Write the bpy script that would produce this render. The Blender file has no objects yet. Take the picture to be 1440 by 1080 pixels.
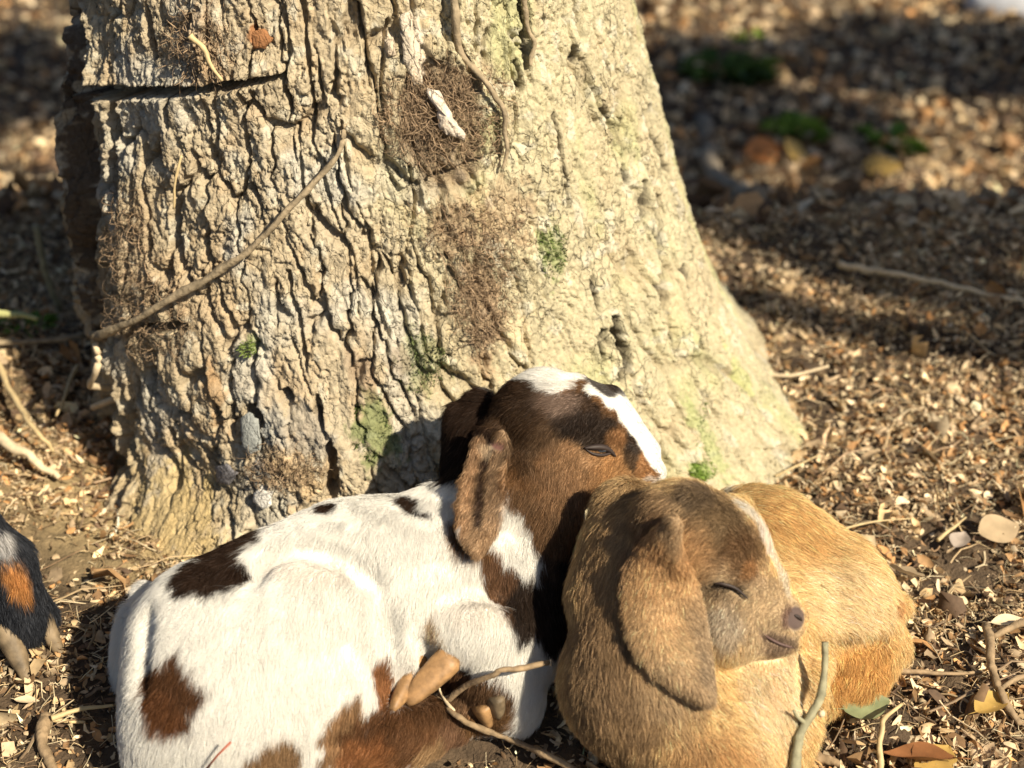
import bpy, math, random
import numpy as np
from mathutils import Vector, Matrix
from mathutils.bvhtree import BVHTree
rng = np.random.default_rng(7); random.seed(7)
SC = bpy.context.scene; COL = SC.collection
# ------------------------------------------------------------------ camera, light, exposure
H = 0.85; PITCH = math.radians(30); FPX = 2000.0
cd = bpy.data.cameras.new('camera'); cam = bpy.data.objects.new('camera', cd); COL.objects.link(cam)
cam.location = (0, 0, H); cam.rotation_euler = (math.pi/2-PITCH, 0, 0)
cd.sensor_width = 36; cd.lens = 50; cd.clip_start = 0.02; cd.clip_end = 200
cd.dof.use_dof = True; cd.dof.focus_distance = 1.21; cd.dof.aperture_fstop = 4.3
SC.camera = cam
SUN_AZ = math.radians(45); SUN_EL = math.radians(40)
SD = np.array([-math.sin(SUN_AZ)*math.cos(SUN_EL), math.cos(SUN_AZ)*math.cos(SUN_EL), -math.sin(SUN_EL)])
w = bpy.data.worlds.new('World'); SC.world = w; w.use_nodes = True
nt = w.node_tree; sky = nt.nodes.new('ShaderNodeTexSky'); sky.sky_type = 'NISHITA'; sky.sun_disc = False
sky.sun_elevation = SUN_EL; sky.sun_rotation = math.pi-SUN_AZ
nt.links.new(sky.outputs[0], nt.nodes['Background'].inputs[0]); nt.nodes['Background'].inputs[1].default_value = 0.05
sl = bpy.data.lights.new('sun', 'SUN'); sl.energy = 5.0; sl.angle = math.radians(0.5); sl.color = (1, 0.885, 0.69)
so = bpy.data.objects.new('sun', sl); COL.objects.link(so); so.location = (3, -3, 6)
so.rotation_euler = Vector(SD).to_track_quat('-Z', 'Y').to_euler()
SC.view_settings.view_transform = 'Standard'; SC.view_settings.look = 'None'; SC.view_settings.gamma = 1
SC.view_settings.exposure = 0.74; SC.view_settings.use_curve_mapping = False
SC.render.engine = 'CYCLES'; SC.cycles.max_bounces = 6; SC.cycles.diffuse_bounces = 3
SC.cycles_curves.shape = 'RIBBONS'
# ------------------------------------------------------------------ projection helpers (pixel of the photo -> a real point)
CP, SP = math.cos(PITCH), math.sin(PITCH)
FW = np.array([0, CP, -SP]); UP = np.array([0, SP, CP]); RT = np.array([1.0, 0, 0]); CAM = np.array([0, 0, H])
def ray(px, py): return RT*(px-720)/FPX + UP*(540-py)/FPX + FW
def PZ(px, py, z):
    d = ray(px, py); t = (z-H)/d[2]; return CAM+d*t, t
def PY(px, py, Y):
    d = ray(px, py); t = Y/d[1]; return CAM+d*t, t
# ------------------------------------------------------------------ noise
def _h(ix, iy, iz, s):
    n = (ix.astype(np.int64)*374761393 + iy.astype(np.int64)*668265263 + iz.astype(np.int64)*1274126177 + s*974634777) & 0xffffffff
    n = ((n ^ (n >> 13))*1103515245) & 0xffffffff; n = ((n ^ (n >> 15))*2246822519) & 0xffffffff
    return ((n ^ (n >> 16)) & 0xffffff)/16777215.0
def vnoise(x, y, z=0.0, s=0):
    x = np.asarray(x, float); y = np.asarray(y, float)+0*x; z = np.asarray(z, float)+0*x
    fx, fy, fz = np.floor(x), np.floor(y), np.floor(z); tx, ty, tz = x-fx, y-fy, z-fz
    ix, iy, iz = fx.astype(np.int64), fy.astype(np.int64), fz.astype(np.int64)
    tx, ty, tz = [t*t*t*(t*(t*6-15)+10) for t in (tx, ty, tz)]
    r = 0
    for a in (0, 1):
        for b in (0, 1):
            for c in (0, 1):
                r = r+_h(ix+a, iy+b, iz+c, s)*(tx if a else 1-tx)*(ty if b else 1-ty)*(tz if c else 1-tz)
    return r*2-1
def fbm(x, y, z=0.0, s=0, o=4, g=0.5):
    a, r, f = 1.0, 0, 1.0
    for i in range(o):
        r = r+a*vnoise(np.asarray(x)*f+i*7.3, np.asarray(y)*f+i*3.1, np.asarray(z)*f, s+i); a *= g; f *= 2.03
    return r
def worley(x, y, s=0, jit=0.85):
    fx, fy = np.floor(x).astype(np.int64), np.floor(y).astype(np.int64)
    f1 = np.full(x.shape, 9.0); f2 = f1.copy(); cid = np.zeros(x.shape)
    z0 = np.zeros_like(fx)
    for a in (-1, 0, 1):
        for b in (-1, 0, 1):
            cx, cy = fx+a, fy+b
            dx = cx+0.5+jit*(_h(cx, cy, z0, s)-0.5)-x; dy = cy+0.5+jit*(_h(cx, cy, z0+1, s)-0.5)-y
            d = np.sqrt(dx*dx+dy*dy); hid = _h(cx, cy, z0+2, s); n = d < f1
            f2 = np.where(n, f1, np.minimum(f2, d)); cid = np.where(n, hid, cid); f1 = np.where(n, d, f1)
    return f1, f2, cid
def sstep(a, b, x):
    t = np.clip((x-a)/(b-a), 0, 1); return t*t*(3-2*t)
def mixc(c, d, w): return c*(1-w[:, None])+np.asarray(d)[None, :]*w[:, None]
# ------------------------------------------------------------------ materials
def mat(name, col=None, rough=0.85, attr=None, nscale=None, namt=0.0, bump=None, bscale=300, trans=0.0, spec=0.3, sheen=0.0, coat=0.0):
    m = bpy.data.materials.new(name); m.use_nodes = True; t = m.node_tree; b = t.nodes['Principled BSDF']
    b.inputs['Roughness'].default_value = rough; b.inputs['Specular IOR Level'].default_value = spec
    b.inputs['Sheen Weight'].default_value = sheen; b.inputs['Coat Weight'].default_value = coat
    if attr:
        a = t.nodes.new('ShaderNodeAttribute'); a.attribute_name = attr; src = a.outputs['Color']
    else:
        r = t.nodes.new('ShaderNodeRGB'); r.outputs[0].default_value = (*col, 1); src = r.outputs[0]
    tc = t.nodes.new('ShaderNodeTexCoord')
    if nscale:
        n = t.nodes.new('ShaderNodeTexNoise'); n.inputs['Scale'].default_value = nscale; n.inputs['Detail'].default_value = 6
        t.links.new(tc.outputs['Object'], n.inputs['Vector'])
        mr = t.nodes.new('ShaderNodeMapRange'); mr.inputs['From Min'].default_value = .25; mr.inputs['From Max'].default_value = .75
        mr.inputs['To Min'].default_value = 1-namt; mr.inputs['To Max'].default_value = 1+namt
        t.links.new(n.outputs[0], mr.inputs['Value'])
        vm = t.nodes.new('ShaderNodeVectorMath'); vm.operation = 'SCALE'
        t.links.new(src, vm.inputs[0]); t.links.new(mr.outputs[0], vm.inputs['Scale']); src = vm.outputs[0]
    t.links.new(src, b.inputs['Base Color'])
    if bump:
        n2 = t.nodes.new('ShaderNodeTexNoise'); n2.inputs['Scale'].default_value = bscale; n2.inputs['Detail'].default_value = 5
        t.links.new(tc.outputs['Object'], n2.inputs['Vector'])
        bp = t.nodes.new('ShaderNodeBump'); bp.inputs['Distance'].default_value = bump; bp.inputs['Strength'].default_value = 0.8
        t.links.new(n2.outputs[0], bp.inputs['Height']); t.links.new(bp.outputs[0], b.inputs['Normal'])
    if trans:
        tr = t.nodes.new('ShaderNodeBsdfTranslucent'); mx = t.nodes.new('ShaderNodeMixShader'); mx.inputs[0].default_value = trans
        t.links.new(src, tr.inputs[0]); t.links.new(b.outputs[0], mx.inputs[1]); t.links.new(tr.outputs[0], mx.inputs[2])
        t.links.new(mx.outputs[0], t.nodes['Material Output'].inputs[0])
    return m
M_LITTER = mat('litter', attr='Col', rough=.75, nscale=180, namt=.25, trans=.12)
M_SOIL = mat('soil', attr='Col', rough=.95, nscale=90, namt=.35, bump=.004, bscale=350)
M_BARK = mat('bark', attr='Col', rough=.9, nscale=260, namt=.22, bump=.0022, bscale=420, spec=.2)
def crackle(m, scale, dist, warp):
    t = m.node_tree; b = t.nodes['Principled BSDF']; old = b.inputs['Normal'].links[0].from_node
    tc = t.nodes.new('ShaderNodeTexCoord'); n = t.nodes.new('ShaderNodeTexNoise'); n.inputs['Scale'].default_value = scale*.6; n.inputs['Detail'].default_value = 3
    t.links.new(tc.outputs['Object'], n.inputs['Vector']); ad = t.nodes.new('ShaderNodeVectorMath'); ad.operation = 'MULTIPLY_ADD'
    ad.inputs[1].default_value = (warp, warp, warp); t.links.new(n.outputs['Color'], ad.inputs[0]); t.links.new(tc.outputs['Object'], ad.inputs[2])
    mp = t.nodes.new('ShaderNodeMapping'); mp.inputs['Scale'].default_value = (1, 1, .42); t.links.new(ad.outputs[0], mp.inputs[0])
    v = t.nodes.new('ShaderNodeTexVoronoi'); v.feature = 'DISTANCE_TO_EDGE'; v.inputs['Scale'].default_value = scale; t.links.new(mp.outputs[0], v.inputs['Vector'])
    r = t.nodes.new('ShaderNodeMapRange'); r.inputs['From Max'].default_value = .06; t.links.new(v.outputs['Distance'], r.inputs['Value'])
    bp = t.nodes.new('ShaderNodeBump'); bp.inputs['Distance'].default_value = dist; t.links.new(r.outputs[0], bp.inputs['Height']); t.links.new(bp.outputs[0], old.inputs['Normal'])
    k = t.nodes.new('ShaderNodeTexNoise'); k.inputs['Scale'].default_value = 16; k.inputs['Detail'].default_value = 3; t.links.new(tc.outputs['Object'], k.inputs['Vector'])
    q = t.nodes.new('ShaderNodeMapRange'); q.inputs['From Min'].default_value = .34; q.inputs['From Max'].default_value = .62; q.inputs['To Min'].default_value = .12; t.links.new(k.outputs[0], q.inputs['Value']); t.links.new(q.outputs[0], bp.inputs['Strength'])
crackle(M_BARK, 95, .0018, .012)
M_SKIN = mat('hide', attr='Col', rough=.8, nscale=200, namt=.1)
M_FUR = mat('fur', attr='Col', rough=.5, spec=.12, sheen=0.0, trans=.28)
M_HORN = mat('hoof_horn', (.29, .165, .07), rough=.55, nscale=130, namt=.5, bump=.0006, bscale=160, spec=.5)
M_HORN2 = mat('hoof_horn_grey', (.17, .125, .075), rough=.6, nscale=70, namt=.8, bump=.001, bscale=160)
M_TWIG = mat('twig_bark', (.27, .19, .11), rough=.8, nscale=120, namt=.4, bump=.0012, bscale=260)
M_TWIG2 = mat('twig_bark_grey', (.26, .24, .15), rough=.8, nscale=100, namt=.35, bump=.001, bscale=260)
M_VINE = mat('vine_bark', (.30, .235, .15), rough=.85, nscale=110, namt=.45, bump=.002, bscale=220)
M_CUT = mat('cut_wood', (.62, .50, .33), rough=.8, nscale=200, namt=.2)
M_STRAW = mat('straw', (.50, .38, .20), rough=.6, nscale=80, namt=.3)
M_EYE = mat('eye', (.035, .04, .05), rough=.08, spec=.8, coat=.6)
M_LID = mat('eyelid_skin', (.035, .024, .02), rough=.55)
M_NOSE = mat('nose_skin', (.11, .065, .055), rough=.45, bump=.0008, bscale=900)
M_LEAF = mat('leaf_green', (.26, .29, .15), rough=.5, nscale=60, namt=.4, trans=.25)
M_CROWN = mat('crown_foliage', (.05, .085, .03), rough=.6, nscale=3, namt=.4, trans=.25)
M_BARK2 = mat('bark_plain', (.22, .18, .13), rough=.9, nscale=14, namt=.4, bump=.02, bscale=30)
M_STONE = mat('pale_stone', (.40, .41, .44), rough=.8, nscale=20, namt=.2)
# ------------------------------------------------------------------ object helpers
def mk(name, V, Fc, m, col=None, parent=None, smooth=True):
    me = bpy.data.meshes.new(name); V = np.asarray(V, np.float32); Fc = np.asarray(Fc, np.int32)
    k = Fc.shape[1]; me.vertices.add(len(V)); me.vertices.foreach_set('co', V.ravel())
    me.loops.add(Fc.size); me.loops.foreach_set('vertex_index', Fc.ravel())
    me.polygons.add(len(Fc)); me.polygons.foreach_set('loop_start', np.arange(0, Fc.size, k, dtype=np.int32))
    me.polygons.foreach_set('use_smooth', np.full(len(Fc), smooth)); me.update(calc_edges=True)
    if col is not None:
        a = me.attributes.new('Col', 'FLOAT_COLOR', 'POINT')
        a.data.foreach_set('color', np.concatenate([np.clip(col, 0, 1), np.ones((len(V), 1))], 1).astype(np.float32).ravel())
    me.materials.append(m); o = bpy.data.objects.new(name, me); COL.objects.link(o)
    if parent is not None: o.parent = parent
    return o
def tag(o, label=None, cat=None, group=None, kind=None):
    if label: o['label'] = label
    if cat: o['category'] = cat
    if group: o['group'] = group
    if kind: o['kind'] = kind
    return o
def empty(name, loc=(0, 0, 0)):
    o = bpy.data.objects.new(name, None); COL.objects.link(o); o.location = loc; o.empty_display_size = .05; return o
def place(o, parent):       # parts are built in world coordinates: hang them under a root that stands elsewhere
    o.parent = parent; o.matrix_parent_inverse = Matrix.Translation(-parent.location); return o
class MB:
    def __init__(s): s.V = []; s.F = []; s.C = []; s.n = 0
    def add(s, V, F, c=None):
        V = np.asarray(V, float); s.V.append(V); s.F.append(np.asarray(F)+s.n); s.n += len(V)
        if c is not None: s.C.append(np.broadcast_to(np.asarray(c, float), (len(V), 3)))
    def build(s, name, m, parent=None, smooth=True):
        return mk(name, np.concatenate(s.V), np.concatenate(s.F), m, np.concatenate(s.C) if s.C else None, parent, smooth)
def catmull(P, n):
    P = np.asarray(P, float); Q = np.vstack([2*P[0]-P[1], P, 2*P[-1]-P[-2]]); out = []
    seg = len(P)-1; ts = np.linspace(0, seg, n)
    for t in ts:
        i = min(int(t), seg-1); f = t-i; a, b, c, d = Q[i], Q[i+1], Q[i+2], Q[i+3]
        out.append(.5*((2*b)+(c-a)*f+(2*a-5*b+4*c-d)*f*f+(3*b-a-3*c+d)*f**3))
    return np.array(out)
def tube(P, R, k=8, wob=0.0, seed=0):
    P = np.asarray(P, float); n = len(P); R = np.broadcast_to(np.asarray(R, float), (n,))
    if wob >= .045 and n > 8:      # knots and kinks of real wood
        i_ = np.arange(n)*min(28.0, np.linalg.norm(np.diff(P, axis=0), axis=1).sum()*110)/n+seed; R = R*(1+.12*vnoise(i_*.9, 0*i_+R[0]*9e3)+.22*np.maximum(0, vnoise(i_*.55, 0*i_+3.3, R[0]*5e3)-.45)/.55)
        P = P+np.stack([vnoise(i_*.6, 0*i_+k*5.1, R[0]*7e3) for k in range(3)], 1)*R.mean()*.55
    T = np.gradient(P, axis=0); T /= np.linalg.norm(T, axis=1)[:, None]+1e-9
    up = np.array([.13, .31, .94]); A = np.cross(T, up); A /= np.linalg.norm(A, axis=1)[:, None]+1e-9; B = np.cross(T, A)
    th = np.arange(k)*2*np.pi/k; r = np.random.default_rng(seed)
    rr = R[:, None]*(1+wob*r.standard_normal((n, k)))
    V = P[:, None]+rr[..., None]*(A[:, None]*np.cos(th)[None, :, None]+B[:, None]*np.sin(th)[None, :, None])
    V = np.vstack([V.reshape(-1, 3), P[:1], P[-1:]]); F = []
    for i in range(n-1):
        for j in range(k):
            a, b = i*k+j, i*k+(j+1) % k; F += [(a, b, b+k), (a, b+k, a+k)]
    for j in range(k):
        F += [(n*k, (j+1) % k, j), (n*k+1, (n-1)*k+j, (n-1)*k+(j+1) % k)]
    return V, np.array(F)
def ellmesh(c, r, R=np.eye(3), nu=20, nv=12):
    u = np.arange(nu)*2*np.pi/nu; v = np.linspace(0, np.pi, nv+1)[1:-1]
    X = np.array([[np.sin(b)*np.cos(a), np.sin(b)*np.sin(a), np.cos(b)] for b in v for a in u]+[[0, 0, 1], [0, 0, -1]])
    V = c+(X*np.asarray(r))@np.asarray(R).T; F = []; m = len(v)
    for i in range(m-1):
        for j in range(nu):
            a, b = i*nu+j, i*nu+(j+1) % nu; F += [(a, a+nu, b+nu), (a, b+nu, b)]
    t, q = m*nu, m*nu+1
    for j in range(nu): F += [(t, j, (j+1) % nu), (q, (m-1)*nu+(j+1) % nu, (m-1)*nu+j)]
    return V, np.array(F)
# ------------------------------------------------------------------ terrain
TC = np.array([-.12, 1.50])
def ground_z(x, y):
    x = np.asarray(x, float); y = np.asarray(y, float)
    t_ = np.clip(y-1.93, 0, 1.72); z = -.38*(t_-.18*np.clip(1-(t_/.36-1)**2, 0, 1)*(t_ < .36)*.3) + .10*np.clip(y-9, 0, 99)
    z = z+.012*fbm(x*5, y*5, 0, 11, 3)+.05*vnoise(x*.9, y*.9, 0, 5)*sstep(2.0, 4, y)
    d = np.hypot(x-TC[0], y-TC[1])
    z = z+.010*np.exp(-((d-.50)/.10)**2)*sstep(.0, -.3, x)*sstep(1.6, 1.2, y)            # soil heaped against the trunk
    z = z+.045*np.exp(-((x+.62)/.20)**2-((y-1.47)/.14)**2)                               # bank on the left
    z = z
    z = z+.012*np.exp(-((x-.8)/.5)**2-((y-1.85)/.07)**2)
    return z
def axis(pts):
    return np.concatenate([np.arange(a, b, s) for a, b, s in pts]+[[pts[-1][1]]])
def build_ground():
    xs = axis([(-60, -6, 3), (-6, -1.2, .12), (-1.2, 1.3, .0072), (1.3, 6, .12), (6, 60, 3)])
    ys = axis([(-40, -3, 3), (-3, .55, .12), (.55, 2.1, .0066), (2.1, 5, .022), (5, 12, .2), (12, 90, 4)])
    X, Y = np.meshgrid(xs, ys); x, y = X.ravel(), Y.ravel()
    z = ground_z(x, y); near = (np.abs(x) < 2) & (y > .4) & (y < 6)
    xn, yn = x[near], y[near]
    f1, f2, c = worley(xn*70+2*vnoise(xn*30, yn*30), yn*70, 3)
    z[near] += .006*fbm(xn*28, yn*28, 0, 21, 4)+.004*(c-.5)*sstep(0, .3, f2-f1)
    n1 = fbm(x*6, y*6, 0, 31, 4)*.5+.5; n2 = fbm(x*40, y*40, 0, 41, 3)*.5+.5
    col = mixc(np.tile([.050, .034, .022], (len(x), 1)), (.11, .075, .045), np.clip(n1, 0, 1)*.7)
    col = mixc(col, (.16, .11, .065), sstep(.55, .9, n2)*.6)
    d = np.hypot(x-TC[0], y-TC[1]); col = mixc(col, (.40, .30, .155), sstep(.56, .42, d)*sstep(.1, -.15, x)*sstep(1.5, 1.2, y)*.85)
    nx = len(xs); i = np.arange((len(ys)-1)*(nx-1)); r, q = i//(nx-1), i % (nx-1); a = r*nx+q
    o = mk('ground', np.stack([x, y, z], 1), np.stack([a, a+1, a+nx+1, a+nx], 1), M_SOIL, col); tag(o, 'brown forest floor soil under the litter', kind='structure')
build_ground()
def gz(px, py, up):      # a point lying UP above the ground where the photo's pixel meets it
    d = ray(px, py); t = np.arange(.6, 14, .004); P = CAM+t[:, None]*d; i = int(np.argmax(P[:, 2]-ground_z(P[:, 0], P[:, 1])-up < 0)); return P[i]
# ------------------------------------------------------------------ trunk
ZK = np.array([-.2, -.05, 0, .04, .12, .20, .45, .80, 1.6, 3.2])
CX = np.array([-.09, -.10, -.105, -.11, -.135, -.15, -.17, -.18, -.19, -.20])
RR = np.array([.50, .47, .435, .405, .38, .360, .298, .262, .23, .20])   # right
RL = np.array([.46, .42, .39, .372, .355, .343, .282, .255, .23, .20])    # left
RF = np.array([.50, .46, .425, .40, .375, .350, .300, .270, .23, .20])   # front
def interp(z, A):
    # smooth (cubic) interpolation
    z = np.clip(z, ZK[0], ZK[-1]); m = np.gradient(A, ZK); i = np.clip(np.searchsorted(ZK, z)-1, 0, len(ZK)-2)
    h = ZK[i+1]-ZK[i]; t = (z-ZK[i])/h
    return (2*t**3-3*t**2+1)*A[i]+(t**3-2*t**2+t)*h*m[i]+(-2*t**3+3*t**2)*A[i+1]+(t**3-t**2)*h*m[i+1]
def trunk_base(th, z):
    """th: 0 towards the camera (-Y), positive to the right (+X)"""
    th = np.asarray(th, float); z = np.asarray(z, float)+0*th
    s, c = np.sin(th), np.cos(th); side = np.where(s > 0, interp(z, RR), interp(z, RL)); fr = interp(z, RF)
    p = np.where(s > 0, 2.2, 2.08); r = (np.abs(s/side)**p+np.abs(c/fr)**p)**(-1/p)
    low = sstep(.35, -.02, z)
    r = r*(1+low*(.030*np.cos(5*th+.6)+.02*np.cos(9*th+2.0)))
    r = r+.060*sstep(.085, -.03, z)*np.exp(-((th+.52)/.34)**2)
    r = r-.065*np.exp(-((th+1.03)/.075)**2)*sstep(.75, .3, z)            # groove on the left that parts the shaded buttress
    return r
def trunk_pt(th, z, off=0.0):
    r = trunk_base(th, z)+off
    return np.stack([interp(np.asarray(z)+0*r, CX)+r*np.sin(th), TC[1]-r*np.cos(th), np.asarray(z)+0*r], -1)
def trunk_hit(px, py):
    d = ray(px, py); ts = np.linspace(1.05, 2.2, 900); P = CAM+ts[:, None]*d
    x = P[:, 0]-interp(P[:, 2], CX); y = TC[1]-P[:, 1]; th = np.arctan2(x, y); rr = np.hypot(x, y)
    inside = rr < trunk_base(th, P[:, 2]); i = int(np.argmax(inside)) if inside.any() else int(np.argmin(rr-trunk_base(th, P[:, 2])))
    return th[i], P[i, 2]
US = .37
def uv(px, py):
    th, z = trunk_hit(px, py); return th*US, z
def segdist(u, v, a, b):
    a = np.array(a); b = np.array(b); d = b-a; L = (d*d).sum()+1e-12
    t = np.clip(((u-a[0])*d[0]+(v-a[1])*d[1])/L, 0, 1); return np.hypot(u-a[0]-t*d[0], v-a[1]-t*d[1]), t
def polydist(u, v, pts):
    D = np.full(u.shape, 9.0)
    for a, b in zip(pts[:-1], pts[1:]): D = np.minimum(D, segdist(u, v, a, b)[0])
    return D
def blob(u, v, px, py, rx, ry, rot=0):
    c = uv(px, py); k = 0.00064; du = (u-c[0])/(rx*k); dv = (v-c[1])/(ry*k*1.12)
    a = math.radians(rot); return np.hypot(du*math.cos(a)+dv*math.sin(a)*ry/rx*1.0, -du*math.sin(a)*rx/ry+dv*math.cos(a))
def bark(th, z):
    """displacement (m) and colour of the bark"""
    u = th*US; v = z
    wu = .0065*fbm(u*14, v*7, 0, 1, 3)+.0040*fbm(u*90, v*75, 0, 2, 3); wv = .012*fbm(u*14+9, v*14, 0, 3, 3)
    rough_l = sstep(-.22, -.34, u)                          # torn left part
    right = sstep(.02, .20, u+.05*fbm(u*6, v*6, 0, 77, 2))  # smoother lichen side
    f1, f2, c = worley((u+wu)/.031, (v+wv)/.105+u*3, 5, .95)
    e = (f2-f1); brk = sstep(-.55, .15, fbm(u*18, v*9, 0, 9, 3))
    fw = .10+.10*(vnoise(u*40, v*12, 0, 8)*.5+.5)
    fis = (1-sstep(0, fw, e))*brk
    fis2 = (1-sstep(0, fw*1.7, e))*brk
    depth = .0125*(1-.5*right)
    f1b, f2b, cb = worley((u+wu*1.2+.002*vnoise(u*300, v*300, 0, 4))/.0125, (v+wv*1.1)/.017, 15, .95)
    eb = f2b-f1b; cr = 1-sstep(.01, .13, eb)
    f1c, f2c, cc = worley((u+.003*fbm(u*120, v*120, 0, 14, 2))/.0052, v/.0075, 25, .95); crc = 1-sstep(0, .16, f2c-f1c)
    act = sstep(-.35, .25, fbm(u*22, v*22, 0, 16, 2))
    d = -depth*fis-.0030*fis2-.0040*cr*act*(1-.2*right)-.0014*crc*(1-.1*right)
    d += (.0030*(cb-.5)+.0012*(cc-.5))*(1-.45*right)+.0040*(c-.5)*(1-.7*right)
    d += (.006-.0028*right)*fbm(u*9, v*6, 0, 6, 3)+.0022*fbm(u*60, v*45, 0, 7, 3)+.0010*fbm(u*260, v*220, 0, 17, 2)
    f1v, f2v, cv = worley((u+.5*wu+.0015*vnoise(u*260, v*160, 0, 44))/.0105, (v+wv)/.060+u*2, 45, .95)
    d -= .0042*(1-sstep(.01, .12, f2v-f1v))*sstep(-.25, .2, fbm(u*26, v*12, 0, 46, 2))*(.35+.65*right)
    d += .0012*right*np.abs(fbm(u*170, v*60, 0, 47, 3))
    # torn chunky wood on the left
    ch = fbm(u*34, v*15, 0, 61, 4); d += rough_l*(.009*ch-.011*sstep(.15, .5, fbm(u*50, v*18, 0, 62, 3)))
    # slots
    s, t = segdist(u, v, uv(128, 118), uv(398, 108)); hw = .0078*(1-.6*t)+.001*fbm(u*130, v*20, 0, 63, 2)
    slot = 1-sstep(hw*.75, hw*1.15, s); d -= .035*slot
    d += .004*np.exp(-(s/.014)**2)*(1-slot)
    s, t = segdist(u, v, uv(185, 462), uv(258, 458)); slot2 = 1-sstep(.003, .0055, s+.002*fbm(u*90, v*90, 0, 64, 2)); d -= .03*slot2
    # hollows of the rotten base
    hol = np.zeros_like(u); nz = .35*fbm(u*60, v*60, 0, 65, 3)
    for px, py, rx, ry, dp in ((212, 525, 16, 32, .04), (180, 590, 14, 50, .05), (165, 650, 12, 40, .04), (355, 590, 17, 14, .02), (322, 600, 6, 24, .02), (404, 560, 10, 8, .02),
                               (243, 610, 7, 10, .02), (155, 150, 14, 40, .03), (150, 260, 15, 80, .04), (208, 50, 7, 50, .02), (235, 150, 6, 26, .015), (300, 640, 8, 8, .015),
                               (240, 330, 7, 30, .02), (215, 420, 8, 24, .02), (205, 350, 6, 20, .02), (190, 555, 9, 22, .03), (450, 575, 6, 18, .012), (935, 225, 4, 26, .012), (925, 290, 4, 30, .012),
                               (932, 360, 3, 34, .012), (872, 490, 4, 28, .008), (685, 515, 4, 18, .012), (745, 45, 3, 42, .010), (700, 210, 4, 16, .012), (930, 415, 3, 12, .01), (855, 475, 3, 15, .006)):
        q = blob(u, v, px, py, rx, ry)+nz; w_ = 1-sstep(.75, 1.15, q); d -= dp*w_; hol = np.maximum(hol, w_)
    s = polydist(u, v, [uv(466, 630), uv(468, 665), uv(462, 705)]); k = 1-sstep(.0035, .006, s+.0015*fbm(u*90, v*90, 0, 66, 2)); d -= .025*k
    # a few long named fissures
    for pl, wd, dp in (([(395, 0), (407, 60), (402, 120), (420, 200), (425, 260), (440, 330)], .0022, .010), ([(425, 0), (432, 70), (441, 150), (438, 200), (455, 235)], .0026, .012),
                       ([(340, 130), (345, 200), (352, 260), (374, 300)], .0018, .010), ([(405, 385), (420, 450), (432, 520)], .0026, .012), ([(440, 215), (470, 300), (500, 370), (505, 440)], .0018, .009),
                       ([(545, 30), (535, 120), (546, 190)], .0022, .010), ([(575, 230), (585, 290), (572, 350), (580, 420)], .0016, .008), ([(505, 0), (512, 60), (520, 120)], .0022, .010),
                       ([(480, 170), (490, 250), (520, 330), (525, 410), (545, 470)], .0018, .009), ([(410, 480), (440, 560), (465, 620)], .0018, .008),
                       ([(640, 0), (637, 50), (655, 90), (668, 120)], .0030, .014), ([(560, 380), (590, 440), (600, 500), (640, 540)], .0016, .007), ([(917, 160), (922, 190), (932, 225), (942, 242)], .0052, .014), ([(908, 262), (911, 285), (905, 305)], .0036, .012), ([(928, 285), (930, 320), (930, 360), (932, 392)], .0042, .014), ([(928, 410), (934, 428)], .0044, .012), ([(935, 430), (942, 470), (950, 500)], .0020, .008),
                       ([(866, 450), (870, 475), (878, 490), (880, 515), (877, 532)], .0030, .012), ([(853, 470), (847, 485), (853, 510)], .0022, .010), ([(778, 160), (785, 200), (793, 240), (803, 290)], .0014, .007), ([(850, 145), (862, 180), (870, 205)], .0018, .007), ([(878, 240), (883, 255)], .0030, .010),
                       ([(960, 275), (965, 290)], .0034, .010), ([(965, 380), (968, 400)], .0034, .009), ([(725, 88), (733, 125)], .0020, .010), ([(830, 350), (833, 400), (845, 440)], .0013, .006), ([(735, 0), (738, 30), (743, 70), (741, 92)], .0034, .014), ([(812, 75), (818, 85)], .0034, .010), ([(712, 60), (722, 110), (730, 150)], .0016, .008)):
        q = polydist(u, v, [uv(*p) for p in pl])+.0016*fbm(u*70, v*70, 0, 67, 2)
        if pl[0][0] > 720: dp *= 2.0; wd *= 1.7; hol = np.maximum(hol, 1.5*(1-sstep(wd*.8, wd*1.2, q)))
        d -= dp*(1-sstep(wd*.5, wd*1.3, q)); d += .0015*np.exp(-(q/.006)**2)
    # the healed branch scar
    q = blob(u, v, 622, 175, 78, 92, 0)+.06*fbm(u*40, v*40, 0, 68, 2)
    d += .006*np.exp(-((q-1)/.16)**2)-.007*(1-sstep(.5, .98, q))
    d += (1-sstep(.7, 1, q))*(.006*fbm(u*60, v*60, 0, 69, 3))
    s = polydist(u, v, [uv(*p) for p in ((545, 245), (562, 272), (600, 262), (650, 240), (690, 215))]); d -= .009*(1-sstep(.0016, .0034, s+.001*vnoise(u*80, v*80)))
    q2 = blob(u, v, 640, 320, 55, 42); fl = 1-sstep(.6, 1.1, q2); d += fl*(.003*vnoise(u*240+v*40, v*26, 0, 70)+.002)
    q3 = blob(u, v, 540, 520, 38, 35); d += .010*np.exp(-(q3/.8)**2)
    q4 = blob(u, v, 300, 560, 26, 50, 25); d += .010*np.exp(-(q4/.8)**2)
    # ---------------- albedo
    n1 = fbm(u*10, v*10, 0, 81, 4)*.5+.5; n2 = fbm(u*55, v*55, 0, 82, 3)*.5+.5
    C = np.tile([.40, .325, .215], (len(u), 1))
    C = mixc(C, (.47, .41, .30), np.clip(n1, 0, 1)*.6); C = mixc(C, (.30, .22, .13), sstep(.5, .95, n2)*.55)
    C = mixc(C, (.44, .395, .255), right*(.62+.25*np.clip(n1, 0, 1)))
    C = mixc(C, (.42, .31, .19), sstep(.62, .95, fbm(u*16, v*16, 0, 83, 3)*.5+.5)*.5*(1-.5*right))
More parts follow.
